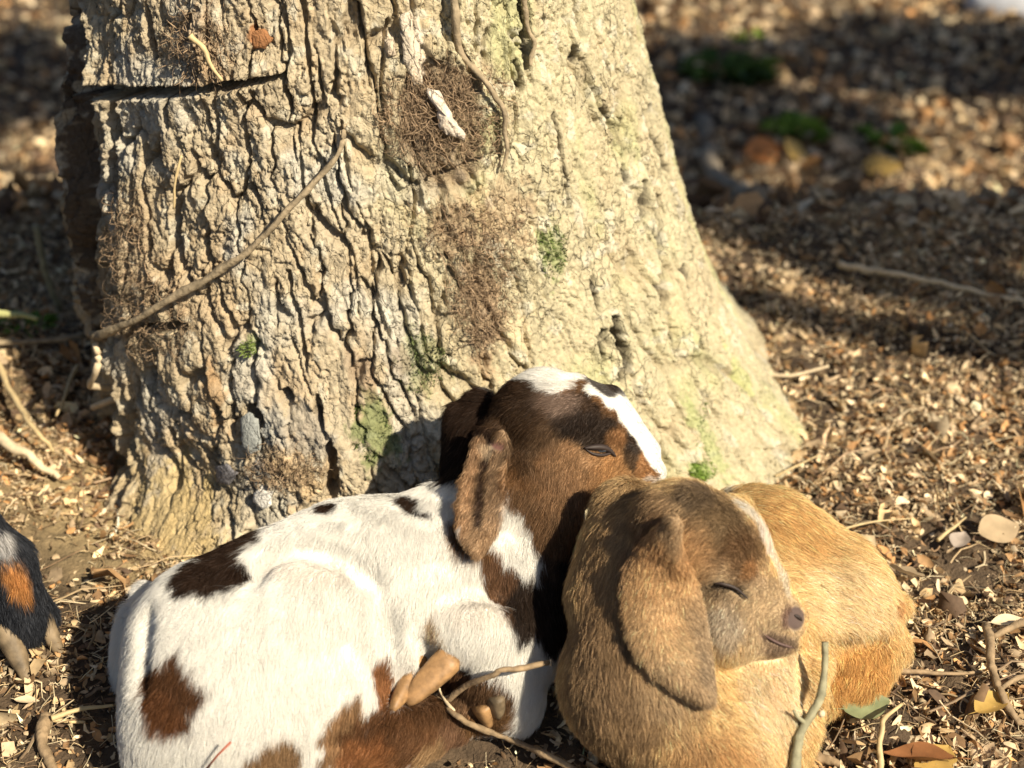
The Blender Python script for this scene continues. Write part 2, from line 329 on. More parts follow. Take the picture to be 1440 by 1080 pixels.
    C = mixc(C, (.46, .46, .42), sstep(.55, .85, fbm(u*20+5, v*16, 0, 84, 3)*.5+.5)*.5*(1-right))
    C = mixc(C, (.36, .38, .17), sstep(.58, .9, fbm(u*13, v*8, 0, 85, 4)*.5+.5)*.45*right)
    C = mixc(C, (.55, .52, .42), sstep(.72, .9, fbm(u*70, v*70, 0, 87, 2)*.5+.5)*.5)
    C = mixc(C, (.14, .095, .06), np.clip(fis*.35+k*.5, 0, 1))              # darker along the fissures and the deep crack
    C = mixc(C, (.22, .15, .095), (1-sstep(.75, 1.05, q))*.75); C = mixc(C, (.27, .19, .115), fl*.7)
    for px, py, rx, ry, c_, a_ in ((525, 600, 32, 48, (.13, .17, .055), .75), (590, 510, 40, 40, (.20, .23, .10), .5), (775, 350, 22, 40, (.20, .26, .09), .6), (985, 610, 14, 60, (.26, .32, .12), .55), (985, 660, 18, 14, (.24, .33, .09), .8),
                               (350, 488, 14, 14, (.20, .26, .09), .6), (365, 52, 15, 13, (.30, .13, .05), .85), (510, 520, 22, 25, (.22, .15, .10), .5), (560, 505, 20, 26, (.25, .19, .14), .6), (1040, 520, 18, 60, (.33, .38, .13), .5),
                               (300, 560, 18, 46, (.34, .20, .09), .6), (680, 430, 38, 80, (.27, .16, .09), .6), (730, 470, 22, 30, (.56, .46, .29), .8), (420, 610, 50, 40, (.30, .27, .23), .6), (370, 610, 16, 26, (.30, .31, .30), .7), (700, 300, 60, 40, (.36, .24, .14), .45),
                               (400, 675, 60, 40, (.48, .33, .17), .6), (370, 698, 12, 12, (.80, .78, .74), .95), (318, 668, 12, 10, (.25, .24, .27), .6), (360, 660, 12, 18, (.18, .19, .20), .7), (230, 740, 90, 80, (.50, .38, .17), .7), (585, 65, 14, 45, (.60, .52, .42), .9), (547, 62, 10, 14, (.56, .47, .36), .8),
                               (118, 250, 38, 270, (.09, .065, .045), .9), (290, 75, 45, 50, (.36, .24, .14), .5)):  # tall near-black blob: shade of the trunk's left side painted as albedo
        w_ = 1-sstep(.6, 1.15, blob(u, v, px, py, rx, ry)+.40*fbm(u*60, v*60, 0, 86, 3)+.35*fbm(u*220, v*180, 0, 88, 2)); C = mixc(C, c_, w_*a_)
    C = mixc(C, (.05, .038, .028), np.clip(hol*.6, 0, 1))  # shade inside hollows and right-hand fissures put into the bark colour
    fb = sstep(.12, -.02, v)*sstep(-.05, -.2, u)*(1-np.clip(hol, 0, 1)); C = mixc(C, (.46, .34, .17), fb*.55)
    return d, C*(.92+.16*n2[:, None])
def build_tree():
    tree = empty('tree', (-.12, 1.5, 0)); tag(tree, 'massive old tree trunk with cracked sunlit bark and flared base', 'tree')
    ths = axis([(-math.pi, -1.85, .05), (-1.85, 1.75, .0040), (1.75, math.pi-.03, .05)])[:-1]
    zs = axis([(-.2, -.08, .02), (-.08, .56, .0016), (.56, .8, .02), (.8, 3.2, .1)])
    T, Z = np.meshgrid(ths, zs); th, z = T.ravel(), Z.ravel(); d, C = bark(th, z)
    V = trunk_pt(th, z, d); n = len(ths); F = []
    i = np.arange((len(zs)-1)*n); r, q = i//n, i % n; a = r*n+q; b = r*n+(q+1) % n
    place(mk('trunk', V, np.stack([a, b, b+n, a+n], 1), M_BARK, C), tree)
    r_ = random.Random(3)
    for k in range(6):
        a = k*1.05+.4; P0 = np.array([-.2, 1.5, 2.6+.1*k]); dr = np.array([math.sin(a)*.7, math.cos(a)*.7, .8]); P = [P0]
        for j in range(6): dr = dr+np.array([r_.uniform(-.2, .2), r_.uniform(-.2, .2), .05]); P.append(P[-1]+dr*.5)
        V, F = tube(catmull(P, 20), np.linspace(.1, .012, 20), 8); place(mk('limb', V, F, M_BARK2), tree)
    V, F = tube([(-.2, 1.5, 3.1), (-.15, 1.55, 4), (-.25, 1.5, 5.2)], [.2, .14, .03], 12); place(mk('limb', V, F, M_BARK2), tree)
    return tree
tree = build_tree()
def surf_path(pts, off=.005, n=60):
    out = []
    for p in pts:
        th, z = trunk_hit(p[0], p[1]); out.append((th, z, p[2] if len(p) > 2 else off))
    Q = catmull(out, n); d, _ = bark(Q[:, 0], Q[:, 1])
    dd = np.convolve(np.pad(np.maximum(d, -.004), 4, 'edge'), np.ones(9)/9, 'valid')
    return trunk_pt(Q[:, 0], Q[:, 1], dd+Q[:, 2])
# fibrous rootlets clinging to the bark
def rootlets(spots, name, seed):
    mb = MB(); r = np.random.default_rng(seed)
    for px, py, rx, ry, n, L in spots:
        for _ in range(n):
            a = r.uniform(0, 2*np.pi); q = math.sqrt(r.uniform(0, 1)); th, z = trunk_hit(px+rx*q*math.cos(a), py+ry*q*math.sin(a))
            an = r.uniform(0, 2*np.pi); l = L*r.uniform(.5, 1.6); cur = r.uniform(-3.5, 3.5); m = 5; s = np.linspace(0, 1, m)
            an_ = an+cur*s; st = l/m; T = th+np.cumsum(np.cos(an_)*st)/US; Zz = z+np.cumsum(np.sin(an_)*st)
            off = .001+r.uniform(.001, .010)*np.sin(np.pi*s)
            P = trunk_pt(T, Zz, off); c = np.array([.34, .24, .15])*r.uniform(.4, 1.6)
            V, F = tube(P, np.linspace(.00030, .00014, m)*r.uniform(.7, 1.6), 3); mb.add(V, F, c)
    o = mb.build(name, M_LITTER); place(o, tree); o['kind'] = 'stuff'; return o
rootlets([(610, 170, 70, 50, 700, .022), (640, 115, 30, 35, 120, .02), (675, 415, 40, 75, 480, .016), (690, 160, 18, 60, 160, .018), (640, 320, 55, 40, 200, .018), (285, 60, 45, 45, 260, .022), (700, 330, 40, 60, 160, .014),
          (215, 440, 60, 60, 240, .018), (180, 330, 30, 60, 120, .02), (400, 655, 60, 25, 160, .012), (600, 130, 60, 25, 120, .018)], 'rootlets', 5)
# peeling flakes of bark
def flake(outline, off, colr, lift=.006, name='bark_flake', lbl=None):
    pts = np.array(outline, float); c = pts.mean(0); rings = [1.0, .66, .33]; V = []; r = np.random.default_rng(int(c[0]))
    for k in rings:
        for p in pts:
            q = c+(p-c)*k; th, z = trunk_hit(*q); V.append(trunk_pt(th, z, off+lift*(1-k)+lift*.6*r.uniform(-.5, .5)*k))
    th, z = trunk_hit(*c); V.append(trunk_pt(th, z, off+lift)); n = len(pts); F = []
    for a in range(2):
        for j in range(n): k0, k1 = a*n+j, a*n+(j+1) % n; F += [(k0, k1, k1+n), (k0, k1+n, k0+n)]
    for j in range(n): F.append((2*n+j, 2*n+(j+1) % n, 3*n))
    V = np.array(V); m = len(V); d = np.array([.1, .8, -.3])*.003; V2 = V+d; F = np.array(F); F2 = F[:, ::-1]+m
    S = [];
    for j in range(n): S += [(j, j+m, (j+1) % n), ((j+1) % n, j+m, (j+1) % n+m)]
    o = mk(name, np.vstack([V, V2]), np.vstack([F, F2, np.array(S)]), M_BARK, np.tile(colr, (2*m, 1))); place(o, tree)
    if lbl: o['label'] = lbl
def densify(p, jit, seed=1):
    p = np.array(p, float); r = np.random.default_rng(seed); out = []
    for a, b in zip(p, np.roll(p, -1, 0)):
        L = np.hypot(*(b-a)); k = max(1, int(L/5))
        for i in range(k): out.append(a+(b-a)*i/k+r.uniform(-jit, jit, 2))
    return out
flake(densify([(597, 117), (612, 123), (625, 145), (634, 165), (648, 183), (646, 190), (622, 184), (613, 175), (610, 150), (596, 130)], 1.6), .010, (.62, .53, .43), .007, lbl='pale curled bark flake')
flake(densify([(562, 20), (575, 15), (582, 50), (597, 78), (590, 92), (592, 118), (580, 118), (568, 90), (563, 55)], 1.6, 2), .003, (.56, .48, .37), .004)
flake(densify([(540, 55), (552, 50), (556, 75), (545, 78)], 1.2, 3), .003, (.56, .46, .34), .004)
flake(densify([(352, 45), (372, 38), (384, 52), (374, 66), (358, 66)], 1.2, 4), .003, (.30, .14, .06), .0015)
flake(densify([(340, 585), (352, 578), (364, 588), (368, 630), (352, 640), (342, 630)], 1.2, 5), .002, (.30, .31, .29), .0015)
flake(densify([(305, 655), (320, 650), (338, 662), (326, 680), (308, 676)], 1.4, 6), .003, (.22, .21, .22), .0015)
flake(densify([(358, 690), (370, 685), (384, 690), (383, 708), (370, 713), (358, 706)], 1.6, 7), .002, (.72, .69, .63), .0008)
# moss
def moss(spots):
    mb = MB(); r = np.random.default_rng(9)
    for px, py, rx, ry, n, c in spots:
        for _ in range(n):
            a = r.uniform(0, 6.28); q = math.sqrt(r.uniform(0, 1)); th, z = trunk_hit(px+rx*q*math.cos(a), py+ry*q*math.sin(a))
            d, _ = bark(np.array([th]), np.array([z])) if False else (0, 0)
            P = trunk_pt(th, z, 0.0); nrm = np.array([math.sin(th), -math.cos(th), .2]); t1 = r.standard_normal(3); t1 -= nrm*(t1@nrm); t1 /= np.linalg.norm(t1); s = r.uniform(.0012, .003)
            mb.add([P-t1*s*.4, P+t1*s*.4, P+nrm*s*2.2+r.standard_normal(3)*s*.5], [(0, 1, 2)], np.array(c)*r.uniform(.6, 1.4))
    o = mb.build('moss', M_LITTER, smooth=False); place(o, tree); o['kind'] = 'stuff'
moss([(523, 600, 30, 46, 1500, (.10, .14, .04)), (985, 660, 18, 15, 420, (.22, .33, .06)), (985, 610, 12, 45, 260, (.17, .24, .07)), (590, 510, 38, 40, 450, (.15, .18, .07)), (775, 352, 20, 38, 300, (.17, .22, .07)), (350, 488, 12, 12, 150, (.18, .24, .06))])
# vines on the trunk
def bare(name, P, R, m, label, cat, **k):
    base = np.asarray(P)[0]; V, F = tube(np.asarray(P)-base, R, k.pop('k', 8), k.pop('wob', .08)); o = mk(name, V, F, m); o.location = base; tag(o, label, cat, **k); return o
P = surf_path([(487, 172, .004), (480, 205, .010), (455, 240, .014), (420, 275, .014), (385, 318, .013), (345, 352, .013), (300, 385, .014), (255, 410, .016), (205, 442, .020), (165, 462, .022)], n=70)
P = np.vstack([P, catmull([gz(125, 470, .03), gz(60, 480, .02), gz(-30, 483, .015)], 20)])
bare('dead_vine', P, np.concatenate([np.linspace(.0022, .0040, 70), np.linspace(.0038, .0026, 20)])*(1+.22*vnoise(np.arange(90)*.35, 0*np.arange(90.))), M_VINE, 'dead woody vine slanting down across the trunk to the left ground', 'vine', k=10, wob=.10)
P = surf_path([(632, -20), (634, 40), (648, 80), (672, 110), (692, 140), (700, 165), (704, 200), (700, 235)], .010, 60)
bare('climbing_vine', P, np.linspace(.0036, .0018, 60), M_VINE, 'thin dead vine curving down the right side of the round trunk scar', 'vine', k=8)
P = surf_path([(730, -20), (738, 30), (748, 60), (744, 92)], .006, 40)
bare('climbing_vine', P, np.linspace(.003, .0016, 40), M_VINE, 'short dark vine stub at the top of the trunk, right of the scar', 'vine')
P = surf_path([(262, 215, .010), (255, 250, .012), (250, 290, .010)], n=20); bare('straw_stalk', P, .0012, M_STRAW, 'thin rusty stalk stuck upright in the torn bark below the slot', 'stalk')
P = surf_path([(288, 38, .02), (305, 70, .016), (322, 105, .012)], n=16); bare('root_stub', P, np.linspace(.003, .0014, 16), M_STRAW, 'pale root stub hanging over the dark slot in the bark', 'root')
P = surf_path([(157, 478, .02), (156, 520, .022), (152, 570, .02)], n=16); bare('root_stub', P, .0034, M_CUT, 'short pale root standing upright at the left foot of the trunk', 'root')
# ------------------------------------------------------------------ signed distance modelling
class Field:
    def __init__(s, lo, hi, h):
        s.lo = np.array(lo, float); s.h = h; s.n = np.ceil((np.array(hi)-s.lo)/h).astype(int)+1
        s.g = np.full(s.n, .05, np.float32)
    def _box(s, lo, hi):
        a = np.clip(np.floor((lo-s.lo)/s.h).astype(int), 0, s.n); b = np.clip(np.ceil((hi-s.lo)/s.h).astype(int)+1, 0, s.n)
        if (b <= a).any(): return None
        ax = [(s.lo[i]+s.h*np.arange(a[i], b[i])).astype(np.float32) for i in range(3)]
        return tuple(slice(a[i], b[i]) for i in range(3)), ax[0][:, None, None], ax[1][None, :, None], ax[2][None, None, :]
    def _put(s, sl, d, k, sub=False):
        g = s.g[sl]
        if sub:
            h = np.clip(.5-.5*(g+d)/k, 0, 1); s.g[sl] = g*(1-h)-d*h+k*h*(1-h)
        else:
            h = np.clip(.5+.5*(g-d)/k, 0, 1); s.g[sl] = g*(1-h)+d*h-k*h*(1-h)
    def cap(s, a, b, ra, rb, k=.01, sub=False):
        a = np.array(a, float); b = np.array(b, float); m = max(ra, rb)+k+3*s.h
        r = s._box(np.minimum(a, b)-m, np.maximum(a, b)+m)
        if r is None: return
        sl, X, Y, Z = r; d = b-a; L = float(d@d)+1e-12
        t = np.clip(((X-a[0])*d[0]+(Y-a[1])*d[1]+(Z-a[2])*d[2])/L, 0, 1)
        q = np.sqrt((X-a[0]-t*d[0])**2+(Y-a[1]-t*d[1])**2+(Z-a[2]-t*d[2])**2)-(ra+(rb-ra)*t)
        s._put(sl, q.astype(np.float32), k, sub)
    def ell(s, c, r, R=np.eye(3), k=.01, sub=False):
        c = np.array(c, float); r = np.array(r, float); m = r.max()+k+3*s.h; q = s._box(c-m, c+m)
        if q is None: return
        sl, X, Y, Z = q; X = X-c[0]; Y = Y-c[1]; Z = Z-c[2]; R = np.asarray(R)
        U = [X*R[0, i]+Y*R[1, i]+Z*R[2, i] for i in range(3)]
        k0 = np.sqrt(sum((U[i]/r[i])**2 for i in range(3))); k1 = np.sqrt(sum((U[i]/r[i]**2)**2 for i in range(3)))+1e-9
        s._put(sl, np.where(k0 > .3, k0*(k0-1)/k1, -r.min()*(1-k0)).astype(np.float32), k, sub)
    def at(s, P):
        i = np.clip(np.round((np.asarray(P)-s.lo)/s.h).astype(int), 0, s.n-1); return s.g[i[..., 0], i[..., 1], i[..., 2]]
    def hit(s, px, py, off=0.0):
        d = ray(px, py); ts = np.arange(.7, 1.6, .001); P = CAM+ts[:, None]*d; ok = (s.at(P) < off); i = int(np.argmax(ok))
        return (P[i], ts[i]) if ok.any() else (None, None)
    def groove(s, pts, r, off, k=.012):
        P = [s.hit(a, b)[0] for a, b in pts]; P = [p-FW*off for p in P if p is not None]
        if len(P) > 1:
            P = catmull(P, 4*len(P))
            for a, b in zip(P[:-1], P[1:]): s.cap(a, b, r, r, k, True)
    def mesh(s):
        g = s.g; I = g < 0; nx, ny, nz = g.shape
        cnt = np.zeros((nx-1, ny-1, nz-1), np.int8)
        for a in (0, 1):
            for b in (0, 1):
                for c in (0, 1): cnt += I[a:nx-1+a, b:ny-1+b, c:nz-1+c]
        cell = (cnt > 0) & (cnt < 8); ci = np.argwhere(cell); idx = np.full(cell.shape, -1, np.int32); idx[cell] = np.arange(len(ci))
        acc = np.zeros((len(ci), 3)); num = np.zeros(len(ci)); cs = [(a, b, c) for a in (0, 1) for b in (0, 1) for c in (0, 1)]
        for p in cs:
            for ax in range(3):
                if p[ax]: continue
                q = list(p); q[ax] = 1; ga = g[ci[:, 0]+p[0], ci[:, 1]+p[1], ci[:, 2]+p[2]]; gb = g[ci[:, 0]+q[0], ci[:, 1]+q[1], ci[:, 2]+q[2]]
                x = (ga < 0) != (gb < 0); t = ga/np.where(x, ga-gb, 1); pos = np.array(p, float)[None]+0*acc; pos[:, ax] = t
                acc[x] += pos[x]; num += x
        V = s.lo+(ci+acc/num[:, None])*s.h; Q = []
        for ax in range(3):
            sl0 = [slice(1, -1)]*3; sl1 = [slice(1, -1)]*3; sl0[ax] = slice(0, -1); sl1[ax] = slice(1, None)
            A, B = I[tuple(sl0)], I[tuple(sl1)]; e = np.argwhere(A != B); fl = A[e[:, 0], e[:, 1], e[:, 2]]
            o = np.ones(3, int); o[ax] = 0; e = e+o; u, v = (ax+1) % 3, (ax+2) % 3
            def id_(du, dv):
                f = e.copy(); f[:, u] -= du; f[:, v] -= dv; return idx[f[:, 0], f[:, 1], f[:, 2]]
            q = np.stack([id_(1, 1), id_(0, 1), id_(0, 0), id_(1, 0)], 1); q[~fl] = q[~fl][:, ::-1]; Q.append(q)
        Q = np.concatenate(Q); Q = Q[(Q >= 0).all(1)]; return V, Q
def smooth_mesh(V, Q, it=2):
    for _ in range(it):
        a = np.zeros_like(V); n = np.zeros(len(V))
        for i in range(4):
            np.add.at(a, Q[:, i], V[Q[:, (i+1) % 4]]); np.add.at(n, Q[:, i], 1)
        V = V*.5+.5*a/np.maximum(n, 1)[:, None]
    return V
def normals(V, Q):
    fn = np.cross(V[Q[:, 2]]-V[Q[:, 0]], V[Q[:, 3]]-V[Q[:, 1]]); N = np.zeros_like(V)
    for i in range(4): np.add.at(N, Q[:, i], fn)
    return N/(np.linalg.norm(N, axis=1)[:, None]+1e-12), fn
def prim(f, kind, *a, **k):
    """c: sphere-ended cone (px,py,z,r_px) -> (px,py,z,r_px);  e: ellipsoid px,py,z,rx_px,ry_px,depth_m,rot"""
    kk = k.pop('k', .012); sub = k.pop('sub', False)
    if kind == 'c':
        p, t = PZ(*a[0][:3]); q, u_ = PZ(*a[1][:3]); f.cap(p, q, a[0][3]*t/FPX, a[1][3]*u_/FPX, kk, sub)
    else:
        p, t = PZ(*a[:3]); rot = math.radians(a[6] if len(a) > 6 else 0); r = ray(a[0], a[1]); r = r/np.linalg.norm(r)
        X = np.cross(r, UP); X /= np.linalg.norm(X); Yv = np.cross(X, r); ex = X*math.cos(rot)-Yv*math.sin(rot); ey = X*math.sin(rot)+Yv*math.cos(rot)
        f.ell(p, (a[3]*t/FPX, a[4]*t/FPX, a[5]), np.stack([ex, ey, r], 1), kk, sub)
def sheet(f, Lp, Rp, off, fold, r0=.0028, n=22, m=13, k=.003, up=None, yfix=None):
    """an ear: a curved leaf of skin hanging over the side of the head; Lp/Rp are its two edges in pixels"""
    L = catmull([(*p, 0) for p in Lp], n)[:, :2]; R = catmull([(*p, 0) for p in Rp], n)[:, :2]; s = np.linspace(0, 1, n); t = np.linspace(-1, 1, m)
    PX = np.zeros((n, m)); PYy = PX.copy(); D = np.full((n, m), np.nan)
    for i in range(n):
        for j in range(m):
            q = L[i]+(R[i]-L[i])*(t[j]+1)/2; PX[i, j], PYy[i, j] = q; p, tt = f.hit(q[0], q[1], .002)
            if p is not None: D[i, j] = tt
    ok = ~np.isnan(D); S, T = np.meshgrid(s, t, indexing='ij'); B = lambda S, T: np.stack([1+0*S, S, T, S*T, S*S, T*T, S**3], -1)
    if yfix is not None: Df = yfix(S, T)
    else:
        c = np.linalg.lstsq(B(S[ok], T[ok]), D[ok], rcond=None)[0]; Df = B(S, T)@c
        Df = np.minimum(Df, np.where(ok, D, 9))
        for _ in range(3): Df[1:-1, 1:-1] = (Df[:-2, 1:-1]+Df[2:, 1:-1]+Df[1:-1, :-2]+Df[1:-1, 2:]+Df[1:-1, 1:-1])/5
    out = np.zeros((n, m, 3))
    for i in range(n):
        for j in range(m): out[i, j] = CAM+ray(PX[i, j], PYy[i, j])*(Df[i, j]-off(s[i])-fold(s[i], t[j]))
    for i in range(n-1):
        for j in range(m-1):
            f.cap(out[i, j], out[i+1, j+1], r0, r0, k); f.cap(out[i, j+1], out[i+1, j], r0, r0, k)
    for i in range(n-1): f.cap(out[i, 0], out[i+1, 0], r0*.9, r0*.9, k); f.cap(out[i, -1], out[i+1, -1], r0*.9, r0*.9, k)
    return out
class Coat:
    def __init__(s, V, Q, base): s.V = V; s.base = np.array(base); s.bvh = BVHTree.FromPolygons([tuple(v) for v in V], [tuple(q) for q in Q]); s.p = []
    def hit(s, px, py):
        d = ray(px, py); h = s.bvh.ray_cast(Vector(CAM), Vector(d/np.linalg.norm(d)))
        if h[0] is None: return None, None, None
        p = np.array(h[0]); return p, float((p-CAM)@FW), np.array(h[1])
    def patch(s, px, py, rx, ry, rot, c, a=1.0, depth=None, soft=.12, nz=.22, bare=False, z=None):
        p, t, _ = s.hit(px, py)
        k = 0
        while p is None and z is None and k < 16: k += 1; p, t, _ = s.hit(px+(rx*.1 if px < 300 else 0)*k*.3, py+3*k)
        if p is None or z is not None: p, t = PZ(px, py, z if z is not None else .1)
        rr = math.radians(rot); r = ray(px, py); r /= np.linalg.norm(r); X = np.cross(r, UP); X /= np.linalg.norm(X); Y = np.cross(X, r)
        s.p.append((p, X*math.cos(rr)-Y*math.sin(rr), X*math.sin(rr)+Y*math.cos(rr), r, rx*t/FPX, ry*t/FPX, depth or max(rx, ry)*1.3*t/FPX, np.array(c), a, soft, nz, bare))
    def color(s, P):
        C = np.tile(s.base, (len(P), 1)).astype(float); n = fbm(P[:, 0]*110, P[:, 1]*110, P[:, 2]*110, 3, 2); n2 = fbm(P[:, 0]*28, P[:, 1]*28, P[:, 2]*28, 4, 2); B = np.zeros(len(P))
        C *= (1+(.06*n2+.05*n)*(s.base[0] < .7))[:, None]
        for p, X, Y, Z, rx, ry, rz, c, a, so_, nz, bare in s.p:
            D = P-p; q = np.sqrt((D@X/rx)**2+(D@Y/ry)**2+(D@Z/rz)**2)+nz*n+nz*.5*n2; w_ = (1-sstep(1-so_, 1+so_, q))*a
            C = C*(1-w_[:, None])+w_[:, None]*c*(1+.12*n[:, None])
            if bare: B = np.maximum(B, w_)
        return np.clip(C, .003, .95), B
def flow(P, ctrl):
    W = 0; Fv = 0
    for p, d, s_ in ctrl:
        w_ = np.exp(-((P-p)**2).sum(1)/(2*s_*s_))+1e-7; Fv = Fv+w_[:, None]*np.asarray(d); W = W+w_
    return Fv/W[:, None]
def fctrl(*rows):
    """rows: (px,py,z, towards px,py,z, sigma_m)"""
    out = []
    for r in rows:
        a = PZ(*r[:3])[0]; b = PZ(*r[3:6])[0]; d = b-a; out.append((a, d/np.linalg.norm(d), r[6]))
    return out
def neardist(X, E):
    E = E[::3, ::3].reshape(-1, 3); out = np.full(len(X), 9.0)
    for e in E: out = np.minimum(out, ((X-e)**2).sum(1))
    return np.sqrt(out)
M_FUR2 = mat('white_coat_fur', attr='Col', rough=.55, spec=.1, trans=.42)
def fur(name, V, Q, N, fn, coat, ctrl, n, length, parent, lift=.35, rad=.00015, seed=1, zmin=-1, keep=None):
    r = np.random.default_rng(seed); ar = np.linalg.norm(fn, axis=1)*.5; fc = V[Q].mean(1)
    w_ = ar*np.where(fc[:, 2] < zmin, .0, 1.0)
    tocam = ((CAM-fc)*fn).sum(1) > -.25*np.linalg.norm(CAM-fc, axis=1)*np.linalg.norm(fn, axis=1); w_ = w_*np.where(tocam, 1, .3)
    if keep is not None: w_ = w_*keep(fc)
    w_ /= w_.sum(); fi = r.choice(len(Q), n, p=w_)
    a, b = r.random(n), r.random(n); q = V[Q[fi]]; P = (q[:, 0]*(1-a)[:, None]+q[:, 1]*a[:, None])*(1-b)[:, None]+(q[:, 3]*(1-a)[:, None]+q[:, 2]*a[:, None])*b[:, None]
    qn = N[Q[fi]]; Nn = qn.mean(1); Nn /= np.linalg.norm(Nn, axis=1)[:, None]+1e-9
    C, B = coat.color(P); L = length(P)*(1-.85*B)*r.uniform(.6, 1.15, n); ok = B < .6
    Fv = flow(P, ctrl)
    # clumping and wander
    g = 95; cl = np.stack([vnoise(P[:, 0]*g, P[:, 1]*g, P[:, 2]*g, s) for s in (51, 52, 53)], 1); g = 30; cl2 = np.stack([vnoise(P[:, 0]*g, P[:, 1]*g, P[:, 2]*g, s) for s in (54, 55, 56)], 1)
    Fv = Fv+.26*cl+.26*cl2+.20*r.standard_normal((n, 3)); Fv -= Nn*(Fv*Nn).sum(1)[:, None]; Fv /= np.linalg.norm(Fv, axis=1)[:, None]+1e-6
    lf = lift*(1+.7*r.standard_normal(n)*.5+.4*cl[:, 0]); lf = np.clip(lf, .05, 1.3)[:, None]; S = np.array([0, .35, .7, 1.0]); L = L[:, None]
    pts = np.stack([P+L*(Fv*(s*.75+.25*s*s)+Nn*(lf*s*(1-.35*s))+cl*.10*s*s)+np.array([0, 0, -1])*L*.12*s*s for s in S], 1)
    pts[:, 0] -= Nn*.0006
    pts, C, L = pts[ok], C[ok], L[ok]; n = len(pts)
    lum = C.mean(1); sg = np.where(lum > .6, .05, .26); C = C*np.clip(1+sg*r.standard_normal(n), .4, 1.7)[:, None]; lightn = (r.random(n) < .13) & (lum < .6); C[lightn] = C[lightn]*1.8+.02
    cu = bpy.data.hair_curves.new(name); cu.add_curves([4]*n); cu.points.foreach_set('position', pts.astype(np.float32).ravel())
    ra = cu.attributes.get('radius') or cu.attributes.new('radius', 'FLOAT', 'POINT')
    ra.data.foreach_set('value', (np.tile(np.array([1.1, 1.0, .65, .15])*rad, (n, 1))*r.uniform(.7, 1.3, n)[:, None]).astype(np.float32).ravel())
    ca = cu.attributes.new('Col', 'FLOAT_COLOR', 'CURVE'); ca.data.foreach_set('color', np.concatenate([np.clip(C, .003, .92), np.ones((n, 1))], 1).astype(np.float32).ravel())
    cu.materials.append(M_FUR2 if coat.base[0] > .75 else M_FUR); o = bpy.data.objects.new(name, cu); COL.objects.link(o); place(o, parent); o['kind'] = 'stuff'; return o
def claw(P0, P1, wdt, hgt, up, name, m, parent, tip=.45, tp=.12):
    """one toe of a cloven hoof from the coronet P0 to the tip P1"""
    P0, P1 = np.array(P0), np.array(P1); T = P1-P0; L = np.linalg.norm(T); T /= L; up = np.array(up, float); up -= T*(up@T); up /= np.linalg.norm(up); S = np.cross(T, up)
    n, k = 12, 18; V = []
    for i in range(n):
        s = i/(n-1); e = math.sqrt(max(0, 1-((s-.12)/.89)**2)) if s > .12 else math.sqrt(1-((.12-s)/.13)**2); wv = wdt*(1-tp*s)*(.35+.65*e)*(1.03 if i % 3 == 0 else 1); hv = hgt*(1-(1-tip)*s)*(.15+.85*e)
        for j in range(k):
            a = 2*math.pi*j/k; cx, sx = math.cos(a), math.sin(a); cx = math.copysign(abs(cx)**.8, cx); sx = math.copysign(abs(sx)**.7, sx)
            V.append(P0+T*L*s+S*wv*cx+up*(hv*sx-hgt*.35*s))
    F = [];
    for i in range(n-1):
        for j in range(k): a, b = i*k+j, i*k+(j+1) % k; F += [(a, b, b+k), (a, b+k, a+k)]
    V += [P0, P1-up*hgt*.35]
    for j in range(k): F += [(n*k, (j+1) % k, j), (n*k+1, (n-1)*k+j, (n-1)*k+(j+1) % k)]
    return place(mk(name, V, F, m), parent)
def line(parent, name, pts, R, m, coat, off=0.0, n=24):
    P = []
    for p in pts:
        h, t, nn = coat.hit(p[0], p[1])
        if h is None: continue
        P.append(h-ray(p[0], p[1])*off)
    if len(P) < 2: return None
    V, F = tube(catmull(P, n), np.sin(np.linspace(.25, np.pi-.25, n))*R, 6); return place(mk(name, V, F, m), parent)
WHITE = (.84, .82, .77); DK = (.028, .015, .009); BR = (.13, .075, .040)
